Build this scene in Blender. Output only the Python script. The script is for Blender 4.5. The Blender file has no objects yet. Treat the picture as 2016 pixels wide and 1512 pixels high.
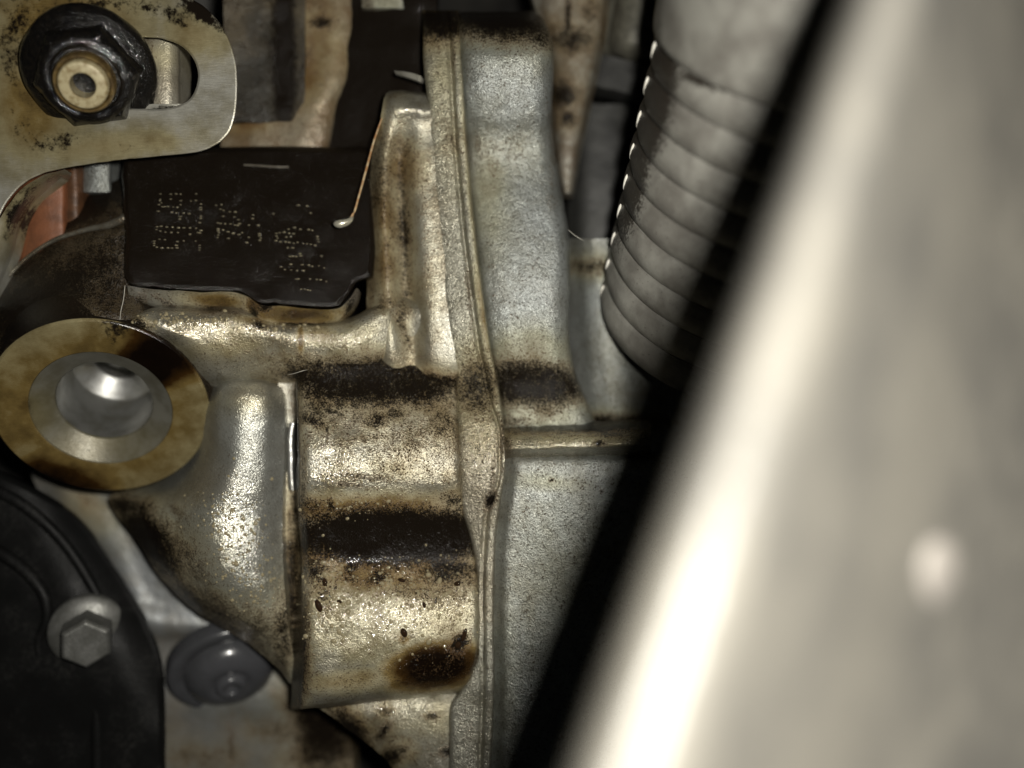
import bpy, math, random
import numpy as np
from mathutils import Vector, geometry

random.seed(7)
rng = np.random.default_rng(11)
MM = 0.001
D = 180.0            # millimetres from the lens to the plane in focus

# ------------------------------------------------------------------ camera
sc = bpy.context.scene
cam_d = bpy.data.cameras.new('camera')
cam = bpy.data.objects.new('camera', cam_d)
sc.collection.objects.link(cam)
cam.location = (0, -D * MM, 0)
cam.rotation_euler = (math.radians(90), 0, 0)
cam_d.sensor_width = 36.0
cam_d.lens = 36.0 * D / 201.6
cam_d.clip_start = 0.002
cam_d.clip_end = 5.0
cam_d.dof.use_dof = True
cam_d.dof.focus_distance = D * MM
cam_d.dof.aperture_fstop = cam_d.lens / 7.3
sc.camera = cam

# ------------------------------------------------------------------ world and the phone's flash
w = bpy.data.worlds.new('World'); sc.world = w; w.use_nodes = True
bg = w.node_tree.nodes['Background']
bg.inputs[0].default_value = (0.9, 0.95, 1.0, 1); bg.inputs[1].default_value = 0.004
fl_d = bpy.data.lights.new('flash_lamp', 'POINT')
fl_d.energy = 1.82; fl_d.shadow_soft_size = 0.0042; fl_d.color = (1.0, 0.965, 0.885)
fl = bpy.data.objects.new('flash_lamp', fl_d); sc.collection.objects.link(fl)
fl.location = (0.0142, -D * MM - 0.003, 0.009)

sc.view_settings.view_transform = 'Standard'
sc.view_settings.look = 'None'
sc.view_settings.exposure = 0.0
sc.view_settings.gamma = 1.0
sc.view_settings.use_curve_mapping = False

# ------------------------------------------------------------------ helpers: space
def P(px, py, h):
    """point of the place in millimetres; px, py on the 2016-wide picture, h = mm towards the lens from the focus plane"""
    px = np.asarray(px, float); py = np.asarray(py, float); h = np.asarray(h, float)
    k = (D - h) / D
    return np.stack([(px - 1008) * .1 * k, -h, (756 - py) * .1 * k], -1)

def vnoise(x, y, seed=0):
    """smooth 2-D value noise, about -0.5..0.5"""
    xi = np.floor(x).astype(np.int64); yi = np.floor(y).astype(np.int64)
    fx = x - xi; fy = y - yi
    fx = fx * fx * (3 - 2 * fx); fy = fy * fy * (3 - 2 * fy)
    def hsh(a, b):
        n = (a * 374761393 + b * 668265263 + seed * 1274126177) & 0x7fffffff
        n = ((n ^ (n >> 13)) * 1274126177) & 0x7fffffff
        return ((n ^ (n >> 16)) & 0xffff) / 65535.0
    a = hsh(xi, yi); b = hsh(xi + 1, yi); c = hsh(xi, yi + 1); d = hsh(xi + 1, yi + 1)
    return (a * (1 - fx) + b * fx) * (1 - fy) + (c * (1 - fx) + d * fx) * fy - .5

def spline(K, t, ts):
    """cubic through K (n, ...) given at t, sampled at ts"""
    n = len(t); m = np.zeros_like(K)
    for i in range(n):
        if i == 0: m[i] = (K[1] - K[0]) / (t[1] - t[0])
        elif i == n - 1: m[i] = (K[-1] - K[-2]) / (t[-1] - t[-2])
        else:
            d0 = (K[i] - K[i-1]) / (t[i] - t[i-1]); d1 = (K[i+1] - K[i]) / (t[i+1] - t[i])
            h0 = t[i] - t[i-1]; h1 = t[i+1] - t[i]
            m[i] = (d0 * h1 + d1 * h0) / (h0 + h1)
    j = np.clip(np.searchsorted(t, ts, side='right') - 1, 0, n - 2)
    h = (t[j+1] - t[j]); s = (ts - t[j]) / h
    sh = (-1,) + (1,) * (K.ndim - 1)
    s = s.reshape(sh); h = h.reshape(sh)
    return ((2*s**3 - 3*s**2 + 1) * K[j] + (s**3 - 2*s**2 + s) * h * m[j]
            + (-2*s**3 + 3*s**2) * K[j+1] + (s**3 - s**2) * h * m[j+1])

def blobs(px, py, lst):
    v = np.zeros_like(px)
    for b in lst:
        cx, cy, rx, ry, ang, st = b[:6]; pw = b[6] if len(b) > 6 else 2.0
        a = math.radians(ang); dx = px - cx; dy = py - cy
        X = (dx * math.cos(a) + dy * math.sin(a)) / rx; Y = (-dx * math.sin(a) + dy * math.cos(a)) / ry
        r = np.sqrt(X * X + Y * Y)
        v = np.maximum(v, st * np.exp(-0.69 * r ** pw))      # half strength on the ellipse
    return v

# ------------------------------------------------------------------ helpers: objects
COL = sc.collection
def link(name, me, parent=None):
    o = bpy.data.objects.new(name, me); COL.objects.link(o)
    if parent is not None: o.parent = parent
    return o

BASE = {}
def thing(name, label, cat, base, group=None):
    o = link(name, None); b = np.asarray(base, float)
    o.empty_display_size = .005
    o.location = tuple(b * MM); BASE[o.name] = b
    o['label'] = label; o['category'] = cat
    if group: o['group'] = group
    return o

def root_base(o):
    while o is not None and o.parent is not None: o = o.parent
    return BASE.get(o.name, np.zeros(3)) if o is not None else np.zeros(3)

def mesh(name, V, F, mat, parent=None, mask=None, smooth=True, sharp_deg=None, label=None):
    V = np.asarray(V, float)
    b = root_base(parent) if parent is not None else np.zeros(3)
    me = bpy.data.meshes.new(name)
    me.from_pydata(((V - b) * MM).tolist(), [], F)
    if mask is not None:
        at = me.color_attributes.new('mask', 'FLOAT_COLOR', 'POINT')
        m4 = np.zeros((len(V), 4), np.float32); m4[:, :mask.shape[1]] = mask
        if mask.shape[1] < 4: m4[:, 3] = 1
        at.data.foreach_set('color', m4.ravel())
    me.materials.append(mat)
    me.update()
    if smooth:
        if sharp_deg is not None:
            me.set_sharp_from_angle(angle=math.radians(sharp_deg))
        else:
            me.polygons.foreach_set('use_smooth', [True] * len(me.polygons))
    o = link(name, me, parent)
    if label: o['label'] = label
    return o

GR = {}
def net(name, rows, mat, parent, step=3.0, grime_shade=(), amber=(), wet=(), skirt=10, rough=.12, rough_px=45, fine=.03, seed=1, edge=1.2, sides=True):
    R = np.array(rows, float)
    def par(A):
        d = np.sqrt((np.diff(A[..., :2], axis=0) ** 2).sum(-1) + (np.diff(A[..., 2], axis=0) * 10) ** 2).mean(1)
        return np.concatenate([[0], np.cumsum(np.maximum(d, 1e-3))])
    t = par(R); A = spline(R, t, np.linspace(0, t[-1], max(3, int(t[-1] / step))))
    A = A.transpose(1, 0, 2); t = par(A); A = spline(A, t, np.linspace(0, t[-1], max(3, int(t[-1] / step))))
    A = A.transpose(1, 0, 2)
    nr, nc = A.shape[:2]
    px, py, h = A[..., 0].copy(), A[..., 1].copy(), A[..., 2].copy()
    h += rough * 2 * vnoise(px / rough_px, py / rough_px, seed) + fine * 2 * vnoise(px / 9, py / 9, seed + 5)
    jx = edge * 2 * vnoise(px / 22 + 50, py / 22, seed + 9); jy = edge * 2 * vnoise(px / 22, py / 22 + 90, seed + 13)
    px += jx; py += jy
    V = P(px, py, h).reshape(-1, 3)
    halo = blobs(px, py, [(b[0], b[1], b[2] * 1.25 + 6, b[3] * 1.25 + 6, b[4], min(b[5], 1.0) * .42) for b in grime_shade if b[2] > 12 and b[3] > 9])
    M = np.stack([blobs(px, py, grime_shade), np.maximum(blobs(px, py, amber), halo), blobs(px, py, wet)], -1).reshape(-1, 3)
    idx = np.arange(nr * nc).reshape(nr, nc)
    F = np.stack([idx[:-1, :-1], idx[1:, :-1], idx[1:, 1:], idx[:-1, 1:]], -1).reshape(-1, 4).tolist()
    if sides and skirt:
        ring = np.concatenate([idx[0, :-1], idx[:-1, -1], idx[-1, :0:-1], idx[:0:-1, 0]])
        n0 = len(V); Vr = V[ring]; Vb = Vr.copy(); Vb[:, 1] += skirt
        V = np.concatenate([V, Vr, Vb]); M = np.concatenate([M, M[ring], M[ring]])
        L = len(ring)
        for i in range(L):
            j = (i + 1) % L
            F.append([n0 + i, n0 + j, n0 + L + j, n0 + L + i][::-1])
    o = mesh(name, V, F, mat, parent, M)
    GR[o.name] = (px, py, h)
    return o

def closed(pts, seg=6, corner=()):
    """smooth closed outline through pts; indices in corner stay sharp"""
    K = np.array(pts, float); n = len(K); out = []
    for i in range(n):
        p0, p1, p2, p3 = K[i-1], K[i], K[(i+1) % n], K[(i+2) % n]
        L = np.linalg.norm(p2 - p1)
        m1 = (p2 - p0) / (np.linalg.norm(p1 - p0) + L + 1e-9) * L if i not in corner else (p2 - p1)
        m2 = (p3 - p1) / (np.linalg.norm(p3 - p2) + L + 1e-9) * L if (i+1) % n not in corner else (p2 - p1)
        for k in range(seg):
            s = k / seg
            out.append((2*s**3-3*s**2+1)*p1 + (s**3-2*s**2+s)*m1 + (-2*s**3+3*s**2)*p2 + (s**3-s**2)*m2)
    return np.array(out)

def area(L):
    x, y = L[:, 0], L[:, 1]
    return .5 * np.sum(x * np.roll(y, -1) - np.roll(x, -1) * y)

def inset(L, d):
    a = np.roll(L, -1, 0) - np.roll(L, 1, 0)
    nrm = np.stack([-a[:, 1], a[:, 0]], -1); nrm /= np.linalg.norm(nrm, axis=1)[:, None] + 1e-9
    if area(L) < 0: nrm = -nrm
    return L + nrm * d

def inside(pts, loop):
    x, y = pts[:, 0], pts[:, 1]; c = np.zeros(len(pts), bool)
    x1, y1 = loop[:, 0], loop[:, 1]; x2, y2 = np.roll(x1, -1), np.roll(y1, -1)
    for a, b, e, f in zip(x1, y1, x2, y2):
        if b == f: continue
        c ^= ((b > y) != (f > y)) & (x < (e - a) * (y - b) / (f - b) + a)
    return c

def plate(name, outer, mat, parent, hf, holes=(), thick=3.0, bev=5.0, bevh=.5, step=9, grime_shade=(), amber=(), wet=(), rough=.04, seed=3, jit=.8):
    """a thick sheet of any outline, bevelled edges, hf(px, py) = height of its face"""
    def prep(L): 
        L = np.array(L, float).copy()
        L[:, 0] += jit * 2 * vnoise(L[:, 0] / 15, L[:, 1] / 15, seed); L[:, 1] += jit * 2 * vnoise(L[:, 0] / 15 + 40, L[:, 1] / 15, seed)
        return L
    outer = prep(outer); holes = [prep(L) for L in holes]
    loops = [(outer, inset(outer, bev))] + [(L, inset(L, -bev)) for L in holes]
    pts = []; edges = []
    for o, i in loops:
        n0 = len(pts); n = len(i); pts += i.tolist(); edges += [(n0 + k, n0 + (k + 1) % n) for k in range(n)]
    nl = len(pts)
    lo = outer.min(0); hi = outer.max(0)
    gx, gy = np.meshgrid(np.arange(lo[0], hi[0], step), np.arange(lo[1], hi[1], step)); g = np.stack([gx.ravel(), gy.ravel()], -1)
    g += rng.uniform(-1.5, 1.5, g.shape)
    m = inside(g, inset(outer, bev + step * .5))
    for o, i in loops[1:]: m &= ~inside(g, inset(o, -(bev + step * .5)))
    pts += g[m].tolist()
    r = geometry.delaunay_2d_cdt([Vector(p) for p in pts], edges, [], 0, 1e-4)
    v2 = np.array([[p.x, p.y] for p in r[0]]); f = np.array([t for t in r[2] if len(t) == 3])
    c = v2[f].mean(1); keep = inside(c, loops[0][1])
    for o, i in loops[1:]: keep &= ~inside(c, i)
    f = f[keep]
    px, py = v2[:, 0], v2[:, 1]
    h = hf(px, py) + rough * 2 * vnoise(px / 40, py / 40, seed)
    tri = v2[f]; s = ((tri[:, 1, 0]-tri[:, 0, 0])*(tri[:, 2, 1]-tri[:, 0, 1]) - (tri[:, 2, 0]-tri[:, 0, 0])*(tri[:, 1, 1]-tri[:, 0, 1]))
    f[s > 0] = f[s > 0][:, ::-1]
    V = [P(px, py, h)]; PX = [px]; PY = [py]; F = f.tolist(); n0 = len(v2)
    for q, (o, i) in enumerate(loops):
        n = len(o); ho = hf(o[:, 0], o[:, 1]); hi_ = hf(i[:, 0], i[:, 1])
        mid = i + (o - i) * .7
        rings = [(i, hi_), (mid, ho - bevh * .3), (o, ho - bevh), (o, ho - thick)]
        base = n0
        for k, (L, hh) in enumerate(rings):
            V.append(P(L[:, 0], L[:, 1], hh)); PX.append(L[:, 0]); PY.append(L[:, 1])
        ccw = (area(o) > 0) ^ (q > 0)
        for k in range(3):
            for a in range(n):
                b = (a + 1) % n
                fa = [base + k*n + a, base + k*n + b, base + (k+1)*n + b, base + (k+1)*n + a]
                F.append(fa if ccw else fa[::-1])
        n0 += 4 * n
    V = np.concatenate(V); PX = np.concatenate(PX); PY = np.concatenate(PY)
    M = np.stack([blobs(PX, PY, grime_shade), blobs(PX, PY, amber), blobs(PX, PY, wet)], -1)
    return mesh(name, V, F, mat, parent, M, sharp_deg=50)

def frame(axis):
    a = np.array(axis, float); a /= np.linalg.norm(a)
    up = np.array([0, 0, 1.0]) if abs(a[2]) < .9 else np.array([1.0, 0, 0])
    u = np.cross(up, a); u /= np.linalg.norm(u); v = np.cross(a, u)
    return a, u, v

def lathe(name, prof, org, axis, mat, parent, n=96, sharp=35, cap=(False, False), mask=None, wob=0.0, seed=0):
    """prof: (radius, distance along axis) in mm"""
    a, u, v = frame(axis); org = np.array(org, float)
    th = np.linspace(0, 2 * np.pi, n, endpoint=False)
    V = []
    for k, (r, z) in enumerate(prof):
        rr = r * (1 + wob * 2 * vnoise(np.cos(th) * 3 + 9, np.sin(th) * 3 + z * .7, seed))
        V.append(org + a * z + (np.cos(th) * rr)[:, None] * u + (np.sin(th) * rr)[:, None] * v)
    V = np.concatenate(V); F = []
    for k in range(len(prof) - 1):
        for i in range(n):
            j = (i + 1) % n; F.append([k*n + i, k*n + j, (k+1)*n + j, (k+1)*n + i])
    if cap[0]: F.append(list(range(n))[::-1])
    if cap[1]: F.append([(len(prof)-1)*n + i for i in range(n)])
    M = None
    if mask is not None:
        px, py = unproj(V); M = np.stack([blobs(px, py, mask[i]) for i in range(3)], -1)
    return mesh(name, V, F, mat, parent, M, sharp_deg=sharp)

def unproj(V):
    k = (D + V[:, 1]) / D
    return V[:, 0] / (.1 * k) + 1008, 756 - V[:, 2] / (.1 * k)

def prism(name, n, r, z0, z1, org, axis, mat, parent, cham=.6, rot=0.0, taper=1.0):
    a, u, v = frame(axis); org = np.array(org, float)
    th = rot + np.arange(n) * 2 * np.pi / n
    def ring(rr, z): return org + a * z + (np.cos(th) * rr)[:, None] * u + (np.sin(th) * rr)[:, None] * v
    rings = [ring(r, z0), ring(r * taper, z1 - cham), ring(r * taper - cham, z1)]
    V = np.concatenate(rings); F = []
    for k in range(2):
        for i in range(n):
            j = (i + 1) % n; F.append([k*n+i, k*n+j, (k+1)*n+j, (k+1)*n+i])
    F.append([2*n+i for i in range(n)])
    o = mesh(name, V, F, mat, parent, smooth=False)
    md = o.modifiers.new('b', 'BEVEL'); md.width = .00025; md.segments = 2
    return o

# ------------------------------------------------------------------ materials
class NT:
    def __init__(s, name):
        s.m = bpy.data.materials.new(name); s.m.use_nodes = True
        s.t = s.m.node_tree; s.b = s.t.nodes['Principled BSDF']
        g = s.n('ShaderNodeNewGeometry')
        sc_ = s.n('ShaderNodeVectorMath', operation='SCALE'); s.l(g.outputs['Position'], sc_.inputs[0]); sc_.inputs['Scale'].default_value = 1000
        s.pos = sc_.outputs[0]
    def n(s, typ, **kw):
        x = s.t.nodes.new(typ)
        for k, v in kw.items(): setattr(x, k, v)
        return x
    def l(s, a, b): s.t.links.new(a, b)
    def put(s, sock, v):
        if isinstance(v, (int, float)): sock.default_value = v
        elif isinstance(v, tuple): sock.default_value = v if len(v) == 4 else (*v, 1)
        else: s.l(v, sock)
    def noise(s, scale, detail=3, rough=.55, vec=None, dist=0.0):
        x = s.n('ShaderNodeTexNoise'); s.l(vec or s.pos, x.inputs['Vector'])
        x.inputs['Scale'].default_value = scale; x.inputs['Detail'].default_value = detail; x.inputs['Roughness'].default_value = rough
        x.inputs['Distortion'].default_value = dist
        return x.outputs['Fac']
    def vor(s, scale, rnd=1.0):
        x = s.n('ShaderNodeTexVoronoi'); s.l(s.pos, x.inputs['Vector']); x.inputs['Scale'].default_value = scale
        return x
    def stretch(s, v):
        x = s.n('ShaderNodeVectorMath', operation='MULTIPLY'); s.l(s.pos, x.inputs[0]); x.inputs[1].default_value = v
        return x.outputs[0]
    def math(s, op, a, b=0.0, c=None, clamp=False):
        x = s.n('ShaderNodeMath', operation=op, use_clamp=clamp); s.put(x.inputs[0], a); s.put(x.inputs[1], b)
        if c is not None: s.put(x.inputs[2], c)
        return x.outputs[0]
    def mr(s, v, a, b, c=0.0, d=1.0):
        x = s.n('ShaderNodeMapRange', interpolation_type='SMOOTHSTEP'); s.put(x.inputs[0], v)
        for i, q in enumerate((a, b, c, d)): s.put(x.inputs[i + 1], q)
        return x.outputs[0]
    def mix(s, f, a, b, mode='MIX'):
        x = s.n('ShaderNodeMix', data_type='RGBA', blend_type=mode); s.put(x.inputs[0], f); s.put(x.inputs[6], a); s.put(x.inputs[7], b)
        return x.outputs[2]
    def mixf(s, f, a, b):
        x = s.n('ShaderNodeMix', data_type='FLOAT'); s.put(x.inputs[0], f); s.put(x.inputs[2], a); s.put(x.inputs[3], b)
        return x.outputs[0]
    def ramp(s, f, stops):
        x = s.n('ShaderNodeValToRGB'); s.put(x.inputs[0], f); e = x.color_ramp.elements
        while len(e) < len(stops): e.new(.5)
        for q, (p, c) in zip(e, stops): q.position = p; q.color = (*c, 1)
        return x.outputs[0]
    def bump(s, h, dist, strength=1.0, nrm=None):
        x = s.n('ShaderNodeBump'); s.put(x.inputs['Height'], h); x.inputs['Distance'].default_value = dist * MM
        s.put(x.inputs['Strength'], strength)
        if nrm is not None: s.l(nrm, x.inputs['Normal'])
        return x.outputs[0]
    def mask(s):
        a = s.n('ShaderNodeAttribute', attribute_name='mask'); c = s.n('ShaderNodeSeparateColor'); s.l(a.outputs['Color'], c.inputs[0])
        return c.outputs[0], c.outputs[1], c.outputs[2]
    def out(s, **kw):
        for k, v in kw.items(): s.put(s.b.inputs[k.replace('_', ' ')], v)
        return s.m

BLACK = (.0075, .0055, .0038)
def cast(name, base=(.39, .38, .33), base2=(.26, .24, .19), metallic=.66, rough=.37, grain=1.0, bumpd=.16, dirt=.0, speck=.5, gloss=.16, tint=.35, gspec=.10, eb=.45):
    s = NT(name); g, a, wt = s.mask()
    nA = s.noise(.16, 6, .62); nB = s.noise(.75, 5, .65, dist=.4); nC = s.noise(3.0 * grain, 2, .55); nD = s.noise(6.0, 2)
    nE = s.noise(.045, 4); nW = s.noise(1.15, 2, .5)
    col = s.mix(s.mr(nA, .35, .65), base, base2)
    col = s.mix(s.mr(nE, .45, .7, 0, tint), col, (.36, .29, .19))
    # fine dark specks of soot caught in the casting skin
    sp = s.math('MULTIPLY', s.mr(nC, .52, .66), s.mr(nB, .36, .60))
    col = s.mix(s.math('MULTIPLY', sp, speck), col, (.035, .026, .016))
    # amber oil varnish, from straw to dark brown
    an = s.math('ADD', a, s.math('MULTIPLY', s.math('SUBTRACT', nA, .5), s.math('MULTIPLY', s.math('MINIMUM', a, .5), 1.0)))
    var = s.ramp(an, [(0, (1, 1, 1)), (.22, (.95, .90, .70)), (.45, (.50, .37, .17)), (.7, (.11, .06, .02)), (.95, (.018, .010, .006))])
    col = s.mix(1.0, col, var, 'MULTIPLY')
    # black grime, breaking up grain by grain at its edges
    c5 = lambda n, k: s.math('MULTIPLY', s.math('SUBTRACT', n, .5), k)
    gg = s.math('ADD', s.math('ADD', g, c5(nA, .55)), c5(nB, .8))
    gg = s.math('ADD', s.math('ADD', gg, c5(nC, 1.0)), s.math('ADD', c5(nD, .6), dirt))
    gf = s.mr(gg, .32, .80)
    edge = s.math('MULTIPLY', s.mr(gg, .22, .42), s.mr(gg, .8, .5))
    col = s.mix(s.math('MULTIPLY', edge, eb), col, (.19, .115, .055))
    col = s.mix(gf, col, BLACK)
    wet = s.math('MAXIMUM', wt, s.math('MAXIMUM', s.mr(a, .25, .7), gf))
    rg = s.mixf(wet, s.mr(nB, .2, .8, rough - .08, rough + .1), gloss)
    me = s.mixf(s.math('MAXIMUM', gf, s.mr(an, .08, .35, 0, .95)), metallic, 0.0)
    hgt = s.math('ADD', s.math('MULTIPLY', nC, .66), s.math('ADD', s.math('MULTIPLY', nD, .10), s.math('MULTIPLY', nB, .45)))
    hgt = s.math('ADD', hgt, s.math('MULTIPLY', gf, .25))
    nb = s.bump(hgt, bumpd * 1.15)
    return s.out(Base_Color=col, Roughness=rg, Metallic=me, Normal=nb, Coat_Weight=s.math('MAXIMUM', s.mr(s.math('ADD', wt, c5(nA, .6)), .25, .7), s.math('MULTIPLY', gf, .08)), Coat_Roughness=.065, Coat_Normal=s.bump(s.math('ADD', nW, s.math('MULTIPLY', nC, .35)), bumpd * 1.5), Specular_IOR_Level=s.mixf(gf, .5, gspec))

def machined(name, base=(.50, .49, .44), rough=.33, metallic=.7, dirt=0.0, lines=False):
    s = NT(name); g, a, wt = s.mask()
    nA = s.noise(.2, 6, .6); nB = s.noise(1.0, 5, .65); nC = s.noise(5, 2); fl_ = s.noise(1.0, 3, .6, s.stretch((.6, 6, 6)))
    col = s.mix(s.mr(nA, .35, .68), base, tuple(c * .72 for c in base))
    var_in = s.math('ADD', a, s.math('MULTIPLY', s.math('SUBTRACT', nA, .5), .45))
    var = s.ramp(var_in, [(0, (1, 1, 1)), (.22, (.85, .76, .50)), (.45, (.42, .30, .12)), (.7, (.09, .045, .014)), (.95, (.014, .008, .005))])
    col = s.mix(1.0, col, var, 'MULTIPLY')
    gg = s.math('ADD', s.math('ADD', g, dirt), s.math('ADD', s.math('MULTIPLY', s.math('SUBTRACT', nA, .5), .8), s.math('MULTIPLY', s.math('SUBTRACT', nB, .5), .9)))
    gf = s.mr(gg, .42, .7); col = s.mix(gf, col, BLACK)
    me = s.mixf(s.math('MAXIMUM', gf, s.mr(var_in, .15, .55, 0, .9)), metallic, 0.0)
    rg = s.mixf(s.math('MAXIMUM', gf, s.math('MAXIMUM', wt, s.mr(a, .3, .7))), s.mr(fl_, .3, .7, rough - .08, rough + .1), .16)
    if lines:                                    # tool marks round the bore
        dt = s.n('ShaderNodeVectorMath', operation='DOT_PRODUCT'); s.l(s.pos, dt.inputs[0]); dt.inputs[1].default_value = (.2, -.81, -.545)
        cb = s.n('ShaderNodeCombineXYZ'); s.l(dt.outputs['Value'], cb.inputs[0])
        fl_ = s.noise(3.0, 4, .7, cb.outputs[0])
    nb = s.bump(s.math('ADD', s.math('MULTIPLY', fl_, .9 if lines else .6), s.math('ADD', s.math('MULTIPLY', nC, .25), s.math('MULTIPLY', nB, .4))), .07)
    return s.out(Base_Color=col, Roughness=rg, Metallic=me, Normal=nb)

def plain(name, c1, c2, rough=.5, metallic=0.0, scale=.3, bump=.05, bs=2.0, specks=0.0, spc=(.6, .58, .5), spec=.5):
    s = NT(name); nA = s.noise(scale, 6, .6); nB = s.noise(bs, 4, .6)
    col = s.mix(s.mr(nA, .36, .64), c1, c2)
    if specks: col = s.mix(s.math('MULTIPLY', s.mr(s.noise(3.2, 2), .64, .72), specks), col, spc)
    return s.out(Base_Color=col, Roughness=s.mr(nB, .25, .75, rough - .08, rough + .1), Metallic=metallic, Normal=s.bump(nB, bump), Specular_IOR_Level=spec)

M_cast = cast('cast_aluminium')
M_castwet = cast('oily_cast_aluminium', base=(.42, .41, .365), base2=(.24, .225, .175), rough=.34, bumpd=.2, speck=.9, dirt=.05, tint=.22)
M_cover = cast('grey_cast_cover', base=(.35, .37, .36), base2=(.25, .26, .24), rough=.36, bumpd=.27, speck=.95, metallic=.6, tint=.12)
M_band = cast('flange_band_cast', base=(.37, .36, .30), base2=(.27, .26, .205), rough=.30, bumpd=.3, speck=.9)
M_fin = cast('smooth_wet_cast', base=(.40, .405, .37), base2=(.32, .32, .285), rough=.32, bumpd=.17, speck=.5, gloss=.2, tint=.2)
M_black = cast('oil_blackened_metal', base=(.022, .018, .013), base2=(.012, .009, .007), rough=.3, grain=1.3, bumpd=.22, dirt=.95, metallic=.0, gloss=.13, gspec=.2)
M_recess = cast('black_recess', base=(.012, .010, .008), base2=(.007, .006, .005), rough=.5, bumpd=.15, dirt=.95, metallic=.0, gloss=.4, gspec=.06)  # near-black colour for the gap above the pad
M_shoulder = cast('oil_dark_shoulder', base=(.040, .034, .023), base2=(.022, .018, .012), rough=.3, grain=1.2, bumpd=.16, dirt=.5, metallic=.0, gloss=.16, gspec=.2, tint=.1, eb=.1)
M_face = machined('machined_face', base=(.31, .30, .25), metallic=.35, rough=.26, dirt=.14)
M_bore = machined('bright_bore', base=(.52, .52, .50), rough=.34, metallic=.9, lines=True)
M_sink = machined('countersink_face', base=(.15, .145, .12), rough=.38, metallic=.3, dirt=.14)
M_steel = machined('bracket_steel', base=(.36, .35, .305), rough=.38, metallic=.5, dirt=.10)

# ================================================================== THE SETTING
s_bg = plain('dark_engine_metal', (.012, .011, .010), (.03, .028, .024), rough=.6, scale=.05)
rowsb = [[(x, y, -95 + 14 * math.sin(x * .006 + y * .004)) for x in np.linspace(-700, 2700, 12)] for y in np.linspace(-600, 2100, 10)]
bgo = net('engine_bay_wall', rowsb, s_bg, None, step=30, rough=2, rough_px=150, skirt=0)
bgo['kind'] = 'structure'

# ================================================================== FRONT HOUSING
fh = thing('front_housing', 'oily cast aluminium housing with round bolt boss, fin and stained block', 'engine housing', P(600, 1390, -12))

# --- block with the two rounded swellings
BL = [(700, 590, 893, -10.5), (740, 588, 903, -8.8), (785, 588, 905, -6.2), (835, 590, 907, -3.2), (890, 592, 910, -1.0), (945, 592, 911, -.4),
      (985, 592, 915, -1.9), (1020, 594, 922, -4.0), (1060, 596, 935, -5.4), (1105, 598, 942, -6.0), (1135, 599, 944, -4.6), (1175, 600, 946, -2.2), (1235, 601, 946, -.5),
      (1295, 601, 943, -.6), (1330, 601, 938, -1.6), (1356, 600, 930, -3.2), (1378, 599, 915, -6.0), (1388, 598, 905, -11.0)]
rows = []
for y, L, R, h in BL:
    sk = max(0, (y - 1180) / 210.0) * 30
    def yy(u): return y + sk * (.25 - u)
    W = R - L
    wall = min(1.0, max(.25, (y - 700) / 500))
    rows.append([(L - 26 * wall, yy(0), h - 15), (L - 9 * wall, yy(0), h - 6), (L + 1, yy(0), h + .7), (L + 9, yy(.03), h + 1.9), (L + 40, yy(.1), h + 2.2), (L + W * .3, yy(.3), h + 1.4),
                 (L + W * .6, yy(.6), h - .2), (L + W * .85, yy(.85), h - 1.6), (R - 9, yy(.97), h - 2.4), (R - 1, yy(1), h - 5.4)])
gr_block = [(576, 960, 15, 280, 0, .95, 4), (730, 750, 210, 52, 3, .92, 3), (700, 800, 160, 60, 0, .42), (800, 870, 120, 60, 0, .3), (620, 1000, 40, 20, 0, .45), (650, 740, 60, 60, 0, .75), (850, 765, 70, 25, 8, .8), (620, 800, 30, 60, 0, .55), (600, 700, 14, 40, 0, .5),
            (775, 1056, 210, 54, 0, 1.25, 3), (640, 1060, 60, 60, 0, .7), (620, 1120, 30, 40, 0, .7), (700, 820, 30, 25, 0, .45), (740, 860, 110, 10, -8, .42), (720, 940, 60, 8, 5, .5), (690, 955, 40, 6, 8, .5),  # the two wide bands: oil film with the hollows' shade painted in
            (880, 1120, 70, 40, 0, .75), (780, 1110, 60, 24, 10, .6), (905, 1265, 14, 20, 35, 1.0), (790, 1160, 60, 25, 0, .45), (860, 1170, 60, 40, 0, .45), (900, 820, 12, 60, 0, .42),
            (580, 1250, 22, 170, 0, 1.0), (597, 980, 8, 120, 0, .55), (640, 1180, 20, 40, 0, .55), (750, 780, 120, 30, 0, .62), (870, 830, 40, 40, 0, .45), (668, 790, 18, 25, 0, .7)]  # tall blobs at the left darken the block's left wall
rg_ = random.Random(3)
for _ in range(46):
    yb = rg_.choice((700, 800, 815, 830, 1000, 1004, 1110, 1118, 1125)) + rg_.gauss(0, 9)
    gr_block.append((rg_.uniform(600, 935), yb, rg_.uniform(9, 34), rg_.uniform(7, 20), rg_.uniform(-30, 30), rg_.uniform(.38, .75)))
for _ in range(9):
    gr_block.append((rg_.uniform(610, 930), rg_.choice((825, 1135)) + rg_.uniform(0, 24), rg_.uniform(3, 6), rg_.uniform(18, 44), rg_.uniform(-8, 8), rg_.uniform(.4, .6)))
am_block = [(760, 1215, 210, 120, 0, .25, 4), (858, 1313, 88, 42, -9, 1.15, 2.6), (760, 1120, 200, 62, 0, .5), (720, 1005, 200, 34, 0, .55), (640, 1080, 70, 50, 0, .6), (700, 1100, 46, 30, 20, .62), (795, 1255, 14, 16, 0, .6), (845, 1268, 14, 14, 0, .6),
            (700, 1340, 110, 25, -5, .38), (760, 930, 160, 60, 0, .14)]
wet_block = [(700, 1190, 150, 90, 0, .9, 3), (880, 1160, 60, 60, 0, .6), (650, 930, 70, 60, 0, .8)]
block = net('block', rows, M_castwet, fh, step=2.6, grime_shade=gr_block, amber=am_block, wet=wet_block, skirt=14, rough=.28, rough_px=38, fine=.05)

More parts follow.
